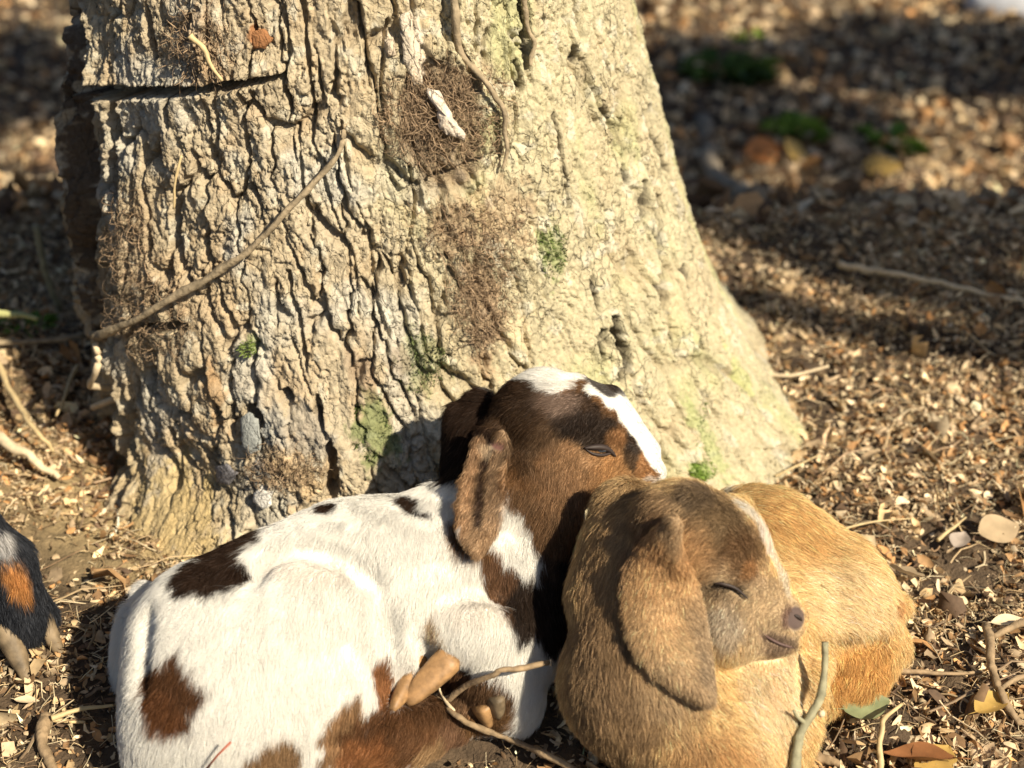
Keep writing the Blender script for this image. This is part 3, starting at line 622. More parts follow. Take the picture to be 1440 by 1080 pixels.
# ------------------------------------------------------------------ the white and brown kid
def white_kid():
    root = empty('goat_kid', (-.15, .95, 0)); tag(root, 'white goat kid with dark brown patches and brown head, curled against the trunk', 'goat', 'goat kids resting together')
    f = Field((-.40, .70, -.02), (.20, 1.20, .32), .0019)
    P = lambda *a, **k: prim(f, *a, **k)
    P('c', (312, 915, .085, 132), (500, 838, .098, 128), k=.02); P('c', (500, 838, .098, 128), (640, 790, .112, 106), k=.02)
    P('e', 395, 925, .085, 138, 136, .066, -10, k=.010); P('e', 345, 985, .068, 152, 130, .066, -10, k=.02)
    P('e', 430, 860, .10, 120, 100, .075, 0, k=.03)
    P('e', 250, 1010, .05, 72, 120, .05, 10, k=.025)
    P('e', 455, 985, .055, 90, 75, .05, 0, k=.03)
    P('e', 560, 850, .095, 110, 95, .072, 0, k=.03)
    P('c', (655, 870, .098, 70), (722, 905, .066, 68), k=.008); P('c', (650, 800, .10, 88), (700, 880, .075, 68), k=.02)
    P('e', 700, 925, .064, 66, 84, .036, -14, k=.006)
    P('e', 722, 985, .030, 40, 45, .03, 0, k=.015)
    P('e', 184, 925, .022, 26, 78, .020, 3, k=.003)               # far hind leg showing behind the rump
    P('e', 215, 842, .10, 26, 20, .02, 30, k=.01)                 # tail stub
    P('c', (640, 745, .135, 66), (700, 700, .165, 52), k=.02)      # neck
    P('c', (700, 700, .165, 50), (745, 645, .185, 46), k=.02)
    P('c', (735, 860, .09, 48), (770, 740, .145, 44), k=.02)      # brisket and throat
    P('c', (770, 740, .145, 44), (775, 670, .175, 46), k=.015)
    P('c', (655, 700, .165, 34), (700, 620, .190, 34), k=.012)
    # head
    P('e', 757, 592, .212, 66, 66, .036, 0, k=.012); P('e', 812, 588, .210, 62, 56, .033, 12, k=.012)
    P('e', 800, 655, .178, 66, 58, .028, 15, k=.012); P('e', 855, 636, .180, 52, 44, .025, 25, k=.010)
    P('e', 890, 655, .168, 40, 29, .019, 25, k=.010); P('e', 916, 661, .163, 21, 17, .014, 35, k=.006)
    P('e', 865, 690, .150, 45, 24, .017, 10, k=.008)
    P('c', (862, 560, .222, 16), (918, 632, .182, 10), k=.012)     # bridge of the nose
    P('e', 848, 608, .2045, 26, 10, .012, 22, k=.008)              # brow
    P('e', 768, 535, .236, 30, 16, .014, 0, k=.010); P('e', 810, 536, .232, 18, 10, .012, 10, k=.006)   # poll
    P('e', 646, 628, .178, 20, 62, .016, -6, k=.008)              # far ear behind the neck
    P('e', 645, 660, .165, 20, 46, .014, 4, k=.008); P('c', (676, 575, .205, 26), (655, 650, .178, 28), k=.012)
    P('e', 700, 612, .205, 24, 24, .022, 0, k=.01)                # ear root
    ear = sheet(f, [(672, 604), (663, 640), (652, 680), (645, 722), (650, 755), (668, 778)], [(706, 606), (714, 632), (707, 670), (708, 705), (698, 745), (672, 779)],
          lambda s: .011+.003*s, lambda s, t: (.011*(np.abs(t)**1.2)-.004)*np.sin(np.pi*min(1, .15+s)), r0=.0019, k=.002)
    P('e', 700, 627, .196, 9, 6, .012, 20, k=.004, sub=True)       # ear opening
    # legs tucked under the belly
    P('c', (455, 1075, .030, 58), (600, 1022, .028, 40), k=.012); P('e', 545, 1030, .036, 62, 46, .035, -10, k=.012)
    P('c', (640, 1012, .022, 30), (668, 985, .030, 34), k=.008); P('c', (668, 985, .030, 34), (648, 948, .042, 22), k=.008)
    P('c', (648, 952, .040, 20), (618, 948, .046, 19), k=.008); P('e', 690, 1000, .022, 30, 28, .02, 0, k=.008)
    f.groove([(352, 812), (385, 778), (430, 766), (480, 778), (520, 806), (545, 850), (550, 905)], .007, .0045)      # edge of the haunch
    f.groove([(598, 905), (600, 868), (625, 838), (668, 824), (715, 836)], .006, .0035)                             # upper edge of the folded foreleg
    f.groove([(600, 905), (612, 935), (648, 942)], .005, .002); f.groove([(640, 790), (600, 800), (572, 830)], .008, .0065)
    f.groove([(212, 858), (204, 900), (200, 960)], .005, .002)
    V, Q = f.mesh(); V = smooth_mesh(V, Q, 2); N, fn = normals(V, Q); c = Coat(V, Q, WHITE); p = c.patch
    p(330, 762, 62, 24, -36, DK); p(297, 806, 56, 30, -8, DK); p(240, 972, 46, 56, 8, (.11, .05, .022)); p(228, 1000, 34, 34, 0, (.17, .07, .028), .6)
    p(582, 708, 34, 11, 32, DK); p(462, 714, 16, 6, 0, DK); p(388, 1066, 34, 30, 0, (.30, .19, .10))
    p(541, 955, 15, 52, -3, (.28, .13, .055)); p(487, 1030, 34, 52, 20, (.30, .18, .09)); p(560, 1040, 86, 58, -15, (.14, .065, .028), depth=.05)
    p(520, 1062, 50, 34, 0, (.28, .12, .045), .7); p(620, 1030, 66, 52, 0, (.18, .09, .042), .97, depth=.07); p(600, 992, 44, 22, 0, (.13, .065, .03), .97, depth=.04); p(612, 1055, 30, 30, 0, (.40, .27, .14), .7)
    p(611, 890, 10, 26, -4, (.48, .33, .18), .85); p(640, 950, 40, 26, 20, (.16, .08, .04)); p(675, 985, 48, 40, 0, (.15, .085, .045)); p(690, 1010, 40, 30, 0, (.20, .11, .05))
    p(430, 800, 60, 20, 10, (.80, .68, .58), .22, soft=.4); p(670, 855, 60, 22, 10, (.80, .68, .58), .2, soft=.4)
    # neck and head
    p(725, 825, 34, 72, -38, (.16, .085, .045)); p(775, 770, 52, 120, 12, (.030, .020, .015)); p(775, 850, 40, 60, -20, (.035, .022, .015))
    HB = (.17, .088, .038)
    p(790, 620, 175, 112, 10, HB, depth=.085); p(770, 715, 62, 58, 0, HB, depth=.05)
    p(672, 690, 48, 98, 4, HB, depth=.022, nz=.08); p(648, 622, 46, 98, 0, (.018, .011, .008), depth=.06); p(665, 575, 40, 40, 0, DK, depth=.06)
    p(700, 575, 72, 58, -25, DK, .9); p(748, 585, 66, 50, 0, (.045, .026, .015), .9); p(690, 545, 40, 26, -20, DK, .8)
    p(724, 622, 44, 50, 0, (.06, .034, .018), .85)
    p(745, 745, 44, 70, -30, (.13, .08, .045), .5)
    p(722, 752, 27, 58, -28, WHITE, .98, depth=.04); p(632, 700, 40, 30, 20, WHITE, .98, depth=.02)
    p(850, 655, 70, 36, 15, (.36, .20, .085), .8, soft=.4); p(795, 665, 46, 62, 0, (.27, .165, .09), .65, soft=.5)
    p(828, 605, 46, 28, 12, (.018, .012, .009), .95, soft=.3); p(812, 575, 36, 26, 10, (.025, .015, .01), .85); p(898, 615, 18, 24, 30, (.02, .013, .009), .9, soft=.3)
    p(893, 645, 14, 22, -30, (.02, .013, .009), .85, soft=.3); p(868, 615, 16, 12, 0, (.22, .11, .045), .8, soft=.3); p(912, 652, 18, 20, 30, (.30, .15, .06), .8)
    p(788, 562, 26, 20, 0, (.30, .21, .16), .6, soft=.5)
    p(785, 527, 56, 13, -2, WHITE, depth=.022); p(783, 540, 26, 12, 0, WHITE, .8, depth=.02)
    p(862, 560, 40, 13, 38, WHITE, depth=.022); p(890, 588, 42, 15, 52, WHITE, depth=.022); p(915, 628, 34, 14, 58, WHITE, depth=.02); p(930, 652, 16, 11, 60, WHITE, depth=.02)
    p(838, 549, 14, 8, 20, WHITE, depth=.02)
    p(850, 535, 22, 11, 25, DK, .9); p(868, 545, 16, 9, 35, DK, .7)
    E1, E2 = np.array([1, 0, 0.]), np.array([0, SP, CP])
    for i in range(3, 22, 2):
        for j, cc, a in ((6, (.035, .02, .013), .9), (2, (.34, .215, .12), .9), (10, (.36, .24, .14), .9)):  # lit rims and shaded fold of the ear put into its coat colour
            if i > 18: cc = (.32, .21, .12)
            c.p.append((ear[i, j], E1, E2, FW, .0075, .012, .007, np.array(cc), a, .3, .1, False))
    p(700, 625, 12, 8, 20, (.42, .20, .15), .9, bare=True, nz=.1, depth=.02); p(686, 632, 14, 9, 30, (.50, .38, .25), .8, soft=.4)
    p(936, 664, 8, 7, 0, (.42, .26, .23), .9, bare=True, nz=.1)
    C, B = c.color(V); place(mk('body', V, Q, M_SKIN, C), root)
    ctrl = fctrl((757, 560, .23, 690, 600, .2, .03), (860, 560, .22, 800, 545, .235, .02), (920, 640, .17, 870, 580, .2, .02), (850, 650, .175, 800, 680, .16, .02), (800, 700, .15, 780, 780, .13, .03), (690, 640, .19, 675, 760, .15, .02), (670, 740, .15, 668, 790, .13, .02),
                 (780, 780, .13, 750, 880, .09, .03), (660, 720, .16, 600, 800, .12, .03), (700, 850, .1, 690, 980, .04, .04), (600, 760, .13, 540, 850, .1, .05), (480, 740, .15, 430, 860, .12, .05), (370, 760, .16, 280, 860, .12, .05), (250, 850, .14, 190, 960, .08, .05),
                 (240, 1000, .09, 225, 1100, .03, .05), (400, 950, .1, 390, 1060, .05, .06), (520, 900, .09, 510, 1000, .05, .05), (560, 1030, .05, 480, 1060, .04, .03), (680, 980, .04, 650, 1020, .02, .03), (730, 930, .06, 735, 1010, .02, .03))
    hd = PZ(830, 620, .18)[0]; nose = PZ(920, 650, .165)[0]; er = PZ(680, 690, .17)[0]
    def ln(X):
        d = np.linalg.norm((X-hd)*[1, 1, 1], axis=1); L = .0115*np.ones(len(X)); L = L*(1-.58*(1-sstep(.05, .10, d))); L = L*(1-.35*(1-sstep(.02, .06, np.linalg.norm(X-nose, axis=1))))
        return L*(1-.5*(1-sstep(.006, .010, neardist(X, ear))))
    fur('fur', V, Q, N, fn, c, ctrl, 330000, ln, root, seed=11, lift=.28, rad=.00013)
    # eye, lids, nostril, mouth
    e = c.hit(845, 633)[0]; V2, F2 = ellmesh(e+np.array([0, .0035, 0]), (.0070, .0060, .0032), nu=24, nv=16); place(mk('eye', V2, F2, M_EYE), root)
    line(root, 'eyelid', [(822, 630), (833, 629), (846, 629), (857, 633), (866, 642)], .0030, M_LID, c, .0022); line(root, 'eyelid', [(824, 632), (834, 638), (846, 640), (856, 638), (864, 636)], .0015, M_LID, c, .0016)
    line(root, 'nostril', [(929, 654), (935, 658), (936, 663)], .0017, M_LID, c, .0006)
    # hooves
    def A(px, py, o):
        q = c.hit(px, py)[0]; return (PZ(px, py, .03)[0] if q is None else q)-ray(px, py)*o
    h = empty('hoof'); place(h, root)
    claw(A(638, 921, -.003), A(569, 987, .008), .0120, .0095, (-.35, -.75, .55), 'toe', M_HORN, h, .75); claw(A(594, 926, -.005), A(548, 994, .005), .0080, .0100, (-.6, -.6, .5), 'toe', M_HORN, h, .75)
    h = empty('hoof'); place(h, root); claw(A(676, 990, .001), A(694, 1022, .006), .0075, .0105, (.6, -.7, .3), 'toe', M_HORN, h, .8); claw(A(696, 978, .001), A(706, 1012, .004), .006, .009, (.6, -.7, .3), 'toe', M_HORN2, h, .8)
    return c
WK = white_kid()
# ------------------------------------------------------------------ the tan kid
def tan_kid():
    root = empty('goat_kid', (.18, .95, 0)); tag(root, 'golden tan goat kid asleep with closed eye and long drooping ear', 'goat', 'goat kids resting together')
    f = Field((.0, .72, -.02), (.40, 1.14, .30), .0018)
    P = lambda *a, **k: prim(f, *a, **k)
    P('c', (1065, 805, .075, 112), (1150, 838, .066, 98), k=.02); P('e', 1175, 868, .058, 88, 84, .062, 20, k=.02); P('c', (1050, 860, .075, 100), (1065, 805, .075, 112), k=.02)
    P('c', (915, 790, .165, 84), (905, 955, .085, 108), k=.02); P('c', (905, 955, .085, 104), (985, 1030, .05, 105), k=.02); P('e', 1060, 990, .055, 92, 100, .055, 0, k=.02)
    P('c', (1050, 930, .07, 92), (1080, 880, .075, 90), k=.02); P('e', 1000, 1075, .035, 100, 60, .05, 0, k=.02); P('c', (880, 720, .185, 44), (850, 830, .14, 48), k=.02)
    P('e', 1080, 1040, .035, 52, 70, .04, 0, k=.015); P('e', 1110, 930, .07, 42, 70, .045, 0, k=.02)
    P('c', (1195, 955, .024, 46), (1235, 905, .036, 40), k=.008); P('c', (1150, 975, .022, 34), (1200, 950, .026, 36), k=.008)          # hind leg under the haunch
    P('e', 1262, 850, .045, 14, 12, .010, 40, k=.008)             # tail
    # head
    P('e', 965, 745, .205, 76, 64, .042, 25, k=.012); P('e', 1012, 770, .190, 64, 66, .036, 35, k=.012)
    P('e', 1048, 820, .165, 56, 48, .030, 45, k=.010); P('e', 1030, 872, .145, 50, 52, .024, 30, k=.012); P('e', 1080, 858, .145, 42, 34, .021, 40, k=.008)
    P('e', 1108, 868, .138, 24, 24, .0165, 30, k=.006); P('e', 1118, 868, .139, 15, 14, .011, 20, k=.004); P('e', 1090, 900, .128, 32, 16, .013, 15, k=.006)
    P('c', (1040, 718, .207, 15), (1110, 846, .150, 13), k=.012); P('c', (1022, 905, .135, 26), (1084, 898, .128, 20), k=.010); P('c', (1080, 862, .147, 30), (1108, 874, .138, 24), k=.008); P('e', 1046, 800, .182, 26, 13, .012, 32, k=.008)
    P('e', 1040, 825, .172, 24, 10, .010, 25, k=.005)              # closed lid bulge
    P('e', 975, 697, .238, 22, 12, .014, 15, k=.008)               # horn bud
    P('e', 940, 742, .212, 26, 28, .012, 20, k=.010); P('e', 966, 728, .215, 7, 13, .012, 20, k=.004, sub=True)
    ear = sheet(f, [(944, 732), (908, 766), (881, 810), (881, 862), (894, 908), (927, 948), (965, 973), (994, 984)], [(950, 734), (955, 772), (970, 812), (984, 852), (992, 895), (996, 930), (997, 960), (996, 984)],
                lambda s: .0035+.0055*s, lambda s, t: .008*(1-t*t)*(1-.4*s)+.005*np.exp(-((t-.75)/.2)**2)*(1-s)-.002*np.exp(-((t-.1)/.15)**2)*s, r0=.0021, n=34, m=22)
    for a, b in (((1066, 888), (1082, 899)), ((1082, 899), (1098, 905)), ((1098, 905), (1112, 903))):
        p, _ = f.hit(*a, .0); q, _ = f.hit(*b, .0)
        if p is not None and q is not None: f.cap(p, q, .0012, .0012, .002, True)
    for a, b in (((1000, 822), (1015, 824)), ((1015, 824), (1032, 828)), ((1032, 828), (1050, 840))):
        p, _ = f.hit(*a, .0); q, _ = f.hit(*b, .0)
        if p is not None and q is not None: f.cap(p, q, .0013, .0013, .002, True)
    P('e', 1122, 872, .139, 6, 3.5, .006, 35, k=.002, sub=True)
    f.groove([(1150, 900), (1134, 935), (1138, 975), (1154, 1005)], .006, .0045)
    f.groove([(1155, 908), (1195, 916), (1240, 905)], .006, .002)
    V, Q = f.mesh(); V = smooth_mesh(V, Q, 2); N, fn = normals(V, Q); c = Coat(V, Q, (.70, .48, .225)); p = c.patch
    p(1190, 840, 70, 60, 0, (.80, .62, .38), .75, soft=.5); p(1080, 960, 50, 90, 0, (.80, .64, .42), .75, soft=.5); p(1110, 740, 70, 40, 30, (.60, .35, .13), .6, soft=.5)
    p(1210, 945, 60, 46, -35, (.54, .29, .09), .85, soft=.3); p(1000, 1070, 70, 40, 0, (.45, .23, .09), .6, soft=.4); p(1262, 850, 16, 12, 0, (.50, .25, .10), .8)
    p(900, 900, 110, 200, 0, (.40, .265, .145), .8, depth=.10, soft=.4); p(850, 960, 66, 190, -6, (.21, .135, .075), .75, soft=.5)  # shaded left neck and chest painted into the coat colour
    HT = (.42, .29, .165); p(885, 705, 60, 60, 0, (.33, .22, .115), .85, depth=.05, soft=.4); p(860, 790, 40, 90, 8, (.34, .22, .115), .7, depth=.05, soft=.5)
    p(985, 780, 120, 110, 0, HT, .9, depth=.07, soft=.3); p(1060, 860, 90, 70, 30, (.42, .31, .19), .9, depth=.05, soft=.3)
    p(915, 720, 44, 30, -30, (.22, .14, .075), .8, soft=.4); p(905, 780, 26, 60, 20, (.20, .10, .05), .7, soft=.5)
    p(1015, 738, 56, 44, 40, (.15, .098, .052), .92, soft=.3); p(1050, 788, 40, 32, 50, (.14, .075, .035), .85, soft=.35); p(985, 700, 30, 18, 10, (.13, .09, .055), .85, soft=.35)
    p(985, 790, 26, 24, 30, (.26, .13, .055), .6, soft=.5); p(1056, 802, 12, 14, 30, (.36, .19, .08), .8, soft=.4)
    p(1014, 696, 40, 7, 25, (.60, .53, .42), .9, depth=.02, soft=.25); p(1054, 722, 32, 7, 50, (.66, .60, .50), .95, depth=.02, soft=.25); p(1078, 764, 34, 8, 64, (.75, .65, .55), .95, depth=.02, soft=.25); p(1098, 808, 34, 7, 66, (.60, .52, .40), .8, depth=.02, soft=.3)
    p(1015, 880, 30, 30, 0, (.50, .42, .32), .7, soft=.4)
    # ear
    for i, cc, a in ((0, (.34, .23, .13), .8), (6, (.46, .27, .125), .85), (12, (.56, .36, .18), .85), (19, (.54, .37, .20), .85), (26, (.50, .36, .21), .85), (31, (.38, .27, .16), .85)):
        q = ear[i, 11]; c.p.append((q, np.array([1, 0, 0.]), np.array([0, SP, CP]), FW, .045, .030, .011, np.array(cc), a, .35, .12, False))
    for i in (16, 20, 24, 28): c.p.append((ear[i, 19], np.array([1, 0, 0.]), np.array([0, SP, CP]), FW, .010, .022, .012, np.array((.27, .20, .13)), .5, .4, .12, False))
    p(1113, 868, 15, 16, 0, (.15, .085, .065), .9, soft=.25, nz=.08); p(1120, 870, 14, 17, 10, (.085, .058, .05), .98, bare=True, nz=.05, soft=.15, depth=.012); p(1098, 899, 32, 10, 18, (.13, .085, .06), .9, soft=.5, nz=.15); p(1095, 912, 22, 9, 8, (.24, .165, .11), .8, soft=.5, nz=.15); p(1075, 893, 14, 3.2, 40, (.10, .06, .045), .8, soft=.35, nz=.1)
    p(1020, 824, 27, 4.5, 6, (.03, .02, .014), .95, soft=.4, nz=.1, depth=.01); p(1044, 833, 12, 3.5, 40, (.03, .02, .014), .95, soft=.4, nz=.1, depth=.01)
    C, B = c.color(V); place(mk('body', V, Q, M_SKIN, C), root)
    ctrl = fctrl((985, 700, .235, 930, 720, .22, .02), (1030, 740, .205, 985, 715, .23, .02), (1080, 800, .175, 1040, 740, .2, .02), (1105, 850, .15, 1070, 850, .16, .015), (1030, 870, .15, 990, 930, .13, .02), (1070, 900, .135, 1020, 930, .12, .02), (1000, 790, .185, 960, 770, .19, .02), (960, 740, .21, 930, 770, .2, .015),
                 (940, 780, .19, 935, 900, .14, .02), (940, 860, .15, 975, 980, .1, .02), (990, 940, .12, 1004, 1010, .08, .015), (880, 740, .19, 830, 850, .14, .03), (830, 870, .12, 820, 1000, .07, .04), (900, 1000, .1, 930, 1090, .04, .04),
                 (1000, 1040, .09, 1010, 1100, .03, .04), (1080, 1000, .08, 1130, 1080, .03, .04), (1100, 930, .1, 1130, 1000, .06, .04), (1100, 720, .13, 1180, 800, .11, .04), (1160, 780, .12, 1230, 850, .08, .04), (1200, 860, .09, 1250, 910, .04, .04), (1130, 860, .11, 1190, 900, .08, .03), (1200, 950, .03, 1150, 990, .01, .03))
    hd = PZ(1060, 840, .155)[0]; nose = PZ(1115, 870, .138)[0]
    def ln(X):
        d = np.linalg.norm(X-hd, axis=1); L = .0125*np.ones(len(X)); L *= 1-.58*(1-sstep(.03, .085, d)); L = L*(1-.55*(1-sstep(.008, .04, np.linalg.norm(X-nose, axis=1)))); return L*(1-.55*(1-sstep(.006, .011, neardist(X, ear))))
    fur('fur', V, Q, N, fn, c, ctrl, 300000, ln, root, seed=12, lift=.34)
    line(root, 'eyelash', [(1004, 820), (1016, 821), (1034, 827), (1052, 842)], .0016, M_LID, c, .0034)
    line(root, 'mouth', [(1066, 884), (1078, 895), (1094, 904), (1108, 909), (1118, 911)], .0013, M_NOSE, c, .0014)
    line(root, 'nostril', [(1117, 865), (1123, 868), (1128, 873)], .0017, M_LID, c, .0004)
    return c
TK = tan_kid()
# ------------------------------------------------------------------ the black goat whose foot shows at the left
def black_goat():
    root = empty('goat', (-.46, .95, 0)); tag(root, 'black goat foot with tan streak and cloven hoof at the left edge', 'goat')
    f = Field((-1.55, .62, -.02), (-.34, 1.30, .95), .005)
    A = lambda px, py, z: PZ(px, py, z)[0]
    foot = A(35, 880, .035); ank = A(8, 790, .10); hock = ank+np.array([-.09, .02, .13]); kn = hock+np.array([.02, -.0, .16])
    f.cap(foot, ank, .022, .024, .012); f.cap(A(62, 868, .03), A(40, 850, .05), .014, .014, .012); f.cap(A(20, 890, .03), A(20, 850, .05), .017, .017, .012)
    f.cap(ank, hock, .021, .026, .01); f.cap(hock, kn, .03, .06, .02)
    f.ell(kn+np.array([-.32, .03, .10]), (.36, .13, .15), k=.05); 
    for dx, dy in ((-.02, .14), (-.62, .0), (-.62, .13)):
        b = np.array([kn[0]+dx, kn[1]+dy, 0]); f.cap(b+[0, 0, .02], b+[-.01, 0, .20], .02, .02, .01); f.cap(b+[-.01, 0, .20], b+[0, 0, .40], .024, .055, .03)
    f.cap(kn+np.array([-.60, .03, .14]), kn+np.array([-.74, .03, .34]), .08, .05, .03); f.cap(kn+np.array([-.76, .03, .38]), kn+np.array([-.90, .03, .30]), .055, .028, .02)
    for s in (-1, 1): f.cap(kn+np.array([-.74, .03+s*.05, .40]), kn+np.array([-.72, .03+s*.10, .28]), .016, .014, .01)
    V, Q = f.mesh(); V = smooth_mesh(V, Q, 2); N, fn = normals(V, Q); c = Coat(V, Q, (.022, .024, .03))
    c.patch(24, 818, 15, 34, -22, (.42, .19, .06), .95, soft=.35); c.patch(8, 768, 11, 20, -5, (.40, .38, .36), .8, soft=.5)
    C, _ = c.color(V); place(mk('body', V, Q, M_SKIN, C), root)
    ctrl = fctrl((20, 780, .1, 45, 880, .04, .1))
    fur('fur', V, Q, N, fn, c, ctrl, 60000, lambda X: .009+0*X[:, 0], root, seed=13, lift=.3, rad=.00016, keep=lambda X: np.where((X[:, 0] > -.66) & (X[:, 2] < .30), 12.0, 1.0))
    h = empty('hoof'); place(h, root)
    claw(A(6, 876, .042), A(42, 966, .006), .0135, .020, (.15, -.5, .8), 'toe', M_HORN2, h, .4, .6); claw(A(48, 852, .046), A(92, 930, .008), .0120, .018, (.2, -.5, .8), 'toe', M_HORN2, h, .4, .6)
black_goat()
# ------------------------------------------------------------------ leaf litter
PAL = np.array([(.52, .37, .20), (.60, .46, .28), (.33, .20, .095), (.64, .51, .32), (.20, .12, .06), (.42, .23, .095), (.50, .37, .23), (.12, .075, .045), (.60, .48, .32), (.34, .25, .155)])
def chips(n, xr, yr, L, name, seed, pal=PAL, up=.006, aspect=(.25, .8), curl=1.0, zfun=None, label=None, bright=1.0, dens=None, tilt=.45):
    r = np.random.default_rng(seed); x = r.uniform(*xr, n); y = r.uniform(*yr, n)
    if dens is not None: k = r.random(n) < dens(x, y); x, y = x[k], y[k]; n = len(x)
    d = np.hypot((x-TC[0]), y-TC[1]); k = d > .36; x, y = x[k], y[k]; n = len(x)
    z = ground_z(x, y)+r.uniform(0, up, n); az = r.uniform(0, 2*np.pi, n); l = L*np.exp(np.clip(r.normal(0, .42, n), -1, .75)); asp = r.uniform(*aspect, n)
    tx = r.normal(0, tilt, n); ty = r.normal(0, tilt, n)
    e1 = np.stack([np.cos(az), np.sin(az), tx], 1); e1 /= np.linalg.norm(e1, axis=1)[:, None]; nn = np.stack([ty*-np.sin(az), ty*np.cos(az), np.ones(n)], 1); nn -= e1*(nn*e1).sum(1)[:, None]; nn /= np.linalg.norm(nn, axis=1)[:, None]; e2 = np.cross(nn, e1)
    c1 = r.normal(0, .5, n)*curl; c2 = r.normal(0, .8, n)*curl; V = np.zeros((n, 4, 3, 3)); s = np.array([-1, -.35, .35, 1]); base = np.array([.35, 1, .95, .3])
    for i in range(4):
        wv = base[i]*r.uniform(.5, 1.3, n)
        for j, t in enumerate((-1, 0, 1)):
            a = (s[i]+r.uniform(-.15, .15, n))*l*.5; b = (t*wv+r.uniform(-.15, .15, n))*l*.5*asp
            h = c1*(s[i]**2)*l*.3+c2*(t*t)*l*asp*.35+r.uniform(-.04, .04, n)*l
            V[:, i, j] = np.stack([x, y, z], 1)+e1*a[:, None]+e2*b[:, None]+nn*h[:, None]
    q = np.array([(i*3+j, i*3+j+1, (i+1)*3+j+1, (i+1)*3+j) for i in range(3) for j in range(2)]); F = (np.arange(n)*12)[:, None, None]+q[None]
    c = pal[r.integers(0, len(pal), n)]*np.exp(r.normal(0, .22, n))[:, None]*bright; C = np.repeat(c, 12, 0)
    zmin = V[..., 2].reshape(n, -1).min(1)-ground_z(x, y); V[..., 2] -= np.minimum(zmin+.003, 0)[:, None, None]
    o = mk(name, V.reshape(-1, 3), F.reshape(-1, 4), M_LITTER, C); tag(o, label, kind='stuff'); return o
def strands(n, xr, yr, L, rad, name, seed, pal, label, up=.012, dens=None):
    r = np.random.default_rng(seed); x = r.uniform(*xr, n); y = r.uniform(*yr, n)
    if dens is not None: k = r.random(n) < dens(x, y); x, y = x[k], y[k]
    k = np.hypot(x-TC[0], y-TC[1]) > .40; x, y = x[k], y[k]; n = len(x); m = 5; az = r.uniform(0, 6.28, n); cv = r.normal(0, 1.1, n); l = L*np.exp(r.normal(0, .5, n)); tl = r.normal(0, .22, n)
    P = np.zeros((n, m, 3)); s = np.linspace(0, 1, m); cx, cy = x.copy(), y.copy()
    for i in range(m):
        P[:, i, 0], P[:, i, 1] = cx, cy; P[:, i, 2] = ground_z(cx, cy)+.002+up*(.25+.6*np.abs(np.sin(3*s[i]+az)))*r.uniform(.4, 1)+np.abs(tl)*l*s[i]*.5
        a = az+cv*s[i]; cx = cx+np.cos(a)*l/m; cy = cy+np.sin(a)*l/m
    R = rad*np.exp(r.normal(0, .4, n)); T = np.gradient(P, axis=1); T /= np.linalg.norm(T, axis=2)[..., None]+1e-9; A = np.cross(T, [0, 0, 1.]); A /= np.linalg.norm(A, axis=2)[..., None]+1e-9; B = np.cross(T, A)
    V = np.stack([P+R[:, None, None]*np.array([1, 1, .9, .8, .4])[None, :, None]*(A*math.cos(t)+B*math.sin(t)) for t in (0, 2.1, 4.2)], 2)
    q = np.array([(i*3+j, i*3+(j+1) % 3, (i+1)*3+(j+1) % 3, (i+1)*3+j) for i in range(m-1) for j in range(3)]); F = (np.arange(n)*m*3)[:, None, None]+q[None]
    c = pal[r.integers(0, len(pal), n)]*np.exp(r.normal(0, .25, n))[:, None]; o = mk(name, V.reshape(-1, 3), F.reshape(-1, 4), M_LITTER, np.repeat(c, m*3, 0)); tag(o, label, kind='stuff')
def seen(x, y):
    D = CP*y+SP*(H-ground_z(x, y)); k = np.abs(x) < .36*D+.14
    under = (((x+.16)/.17)**2+((y-.93)/.10)**2 < 1) | (((x-.17)/.12)**2+((y-.95)/.12)**2 < 1)
    behind = (y > 1.5) & (x > -.42-.26*(y-1.5)) & (x < .10); return k & ~under & ~behind
patchy = lambda x, y: np.clip(.8+.8*fbm(x*9, y*9, 0, 91, 2), .2, 1)*seen(x, y)
soft_ = lambda x, y: patchy(x, y)*np.where((x < -.1) & (y < 1.2), .35, 1)
chips(84000, (-.85, 1.0), (.74, 2.1), .0052, 'bark_crumbs', 21, aspect=(.3, .9), dens=patchy, label='fine crumbs of bark and soil covering the ground', up=.004)
chips(66000, (-.85, 1.0), (.74, 2.15), .0095, 'leaf_litter', 22, bright=1.15, dens=soft_, label='dry brown leaf and bark fragments around the goats', up=.010, aspect=(.15, .7), tilt=.6)
chips(1500, (-.85, 1.1), (.8, 2.3), .021, 'dry_leaves', 23, dens=lambda x, y: .8*soft_(x, y), label='larger curled dead leaves scattered over the litter', up=.010, aspect=(.35, .75), curl=1.6, tilt=.5)
strands(26000, (-.85, 1.0), (.74, 2.1), .020, .00042, 'dry_grass', 24, np.array([(.55, .42, .24), (.40, .28, .15), (.62, .52, .34), (.25, .16, .09)]), 'dry grass stems and rootlets lying in the litter', dens=patchy)
strands(1300, (-.85, 1.0), (.74, 2.3), .045, .0011, 'fine_twigs', 25, np.array([(.45, .33, .19), (.30, .21, .13), (.56, .45, .29)]), 'small dead twigs lying over the leaf litter', dens=seen)
chips(30000, (-3.0, 3.2), (1.95, 7.5), .030, 'woodland_leaves', 26, label='dead leaves covering the shaded ground behind the tree', up=.02, aspect=(.4, .95), curl=1.3, dens=seen)
chips(36000, (-1.9, 2.2), (1.9, 4.2), .015, 'woodland_litter', 27, label='broken leaf litter on the shaded ground behind the tree', up=.01, aspect=(.3, .9), dens=seen)
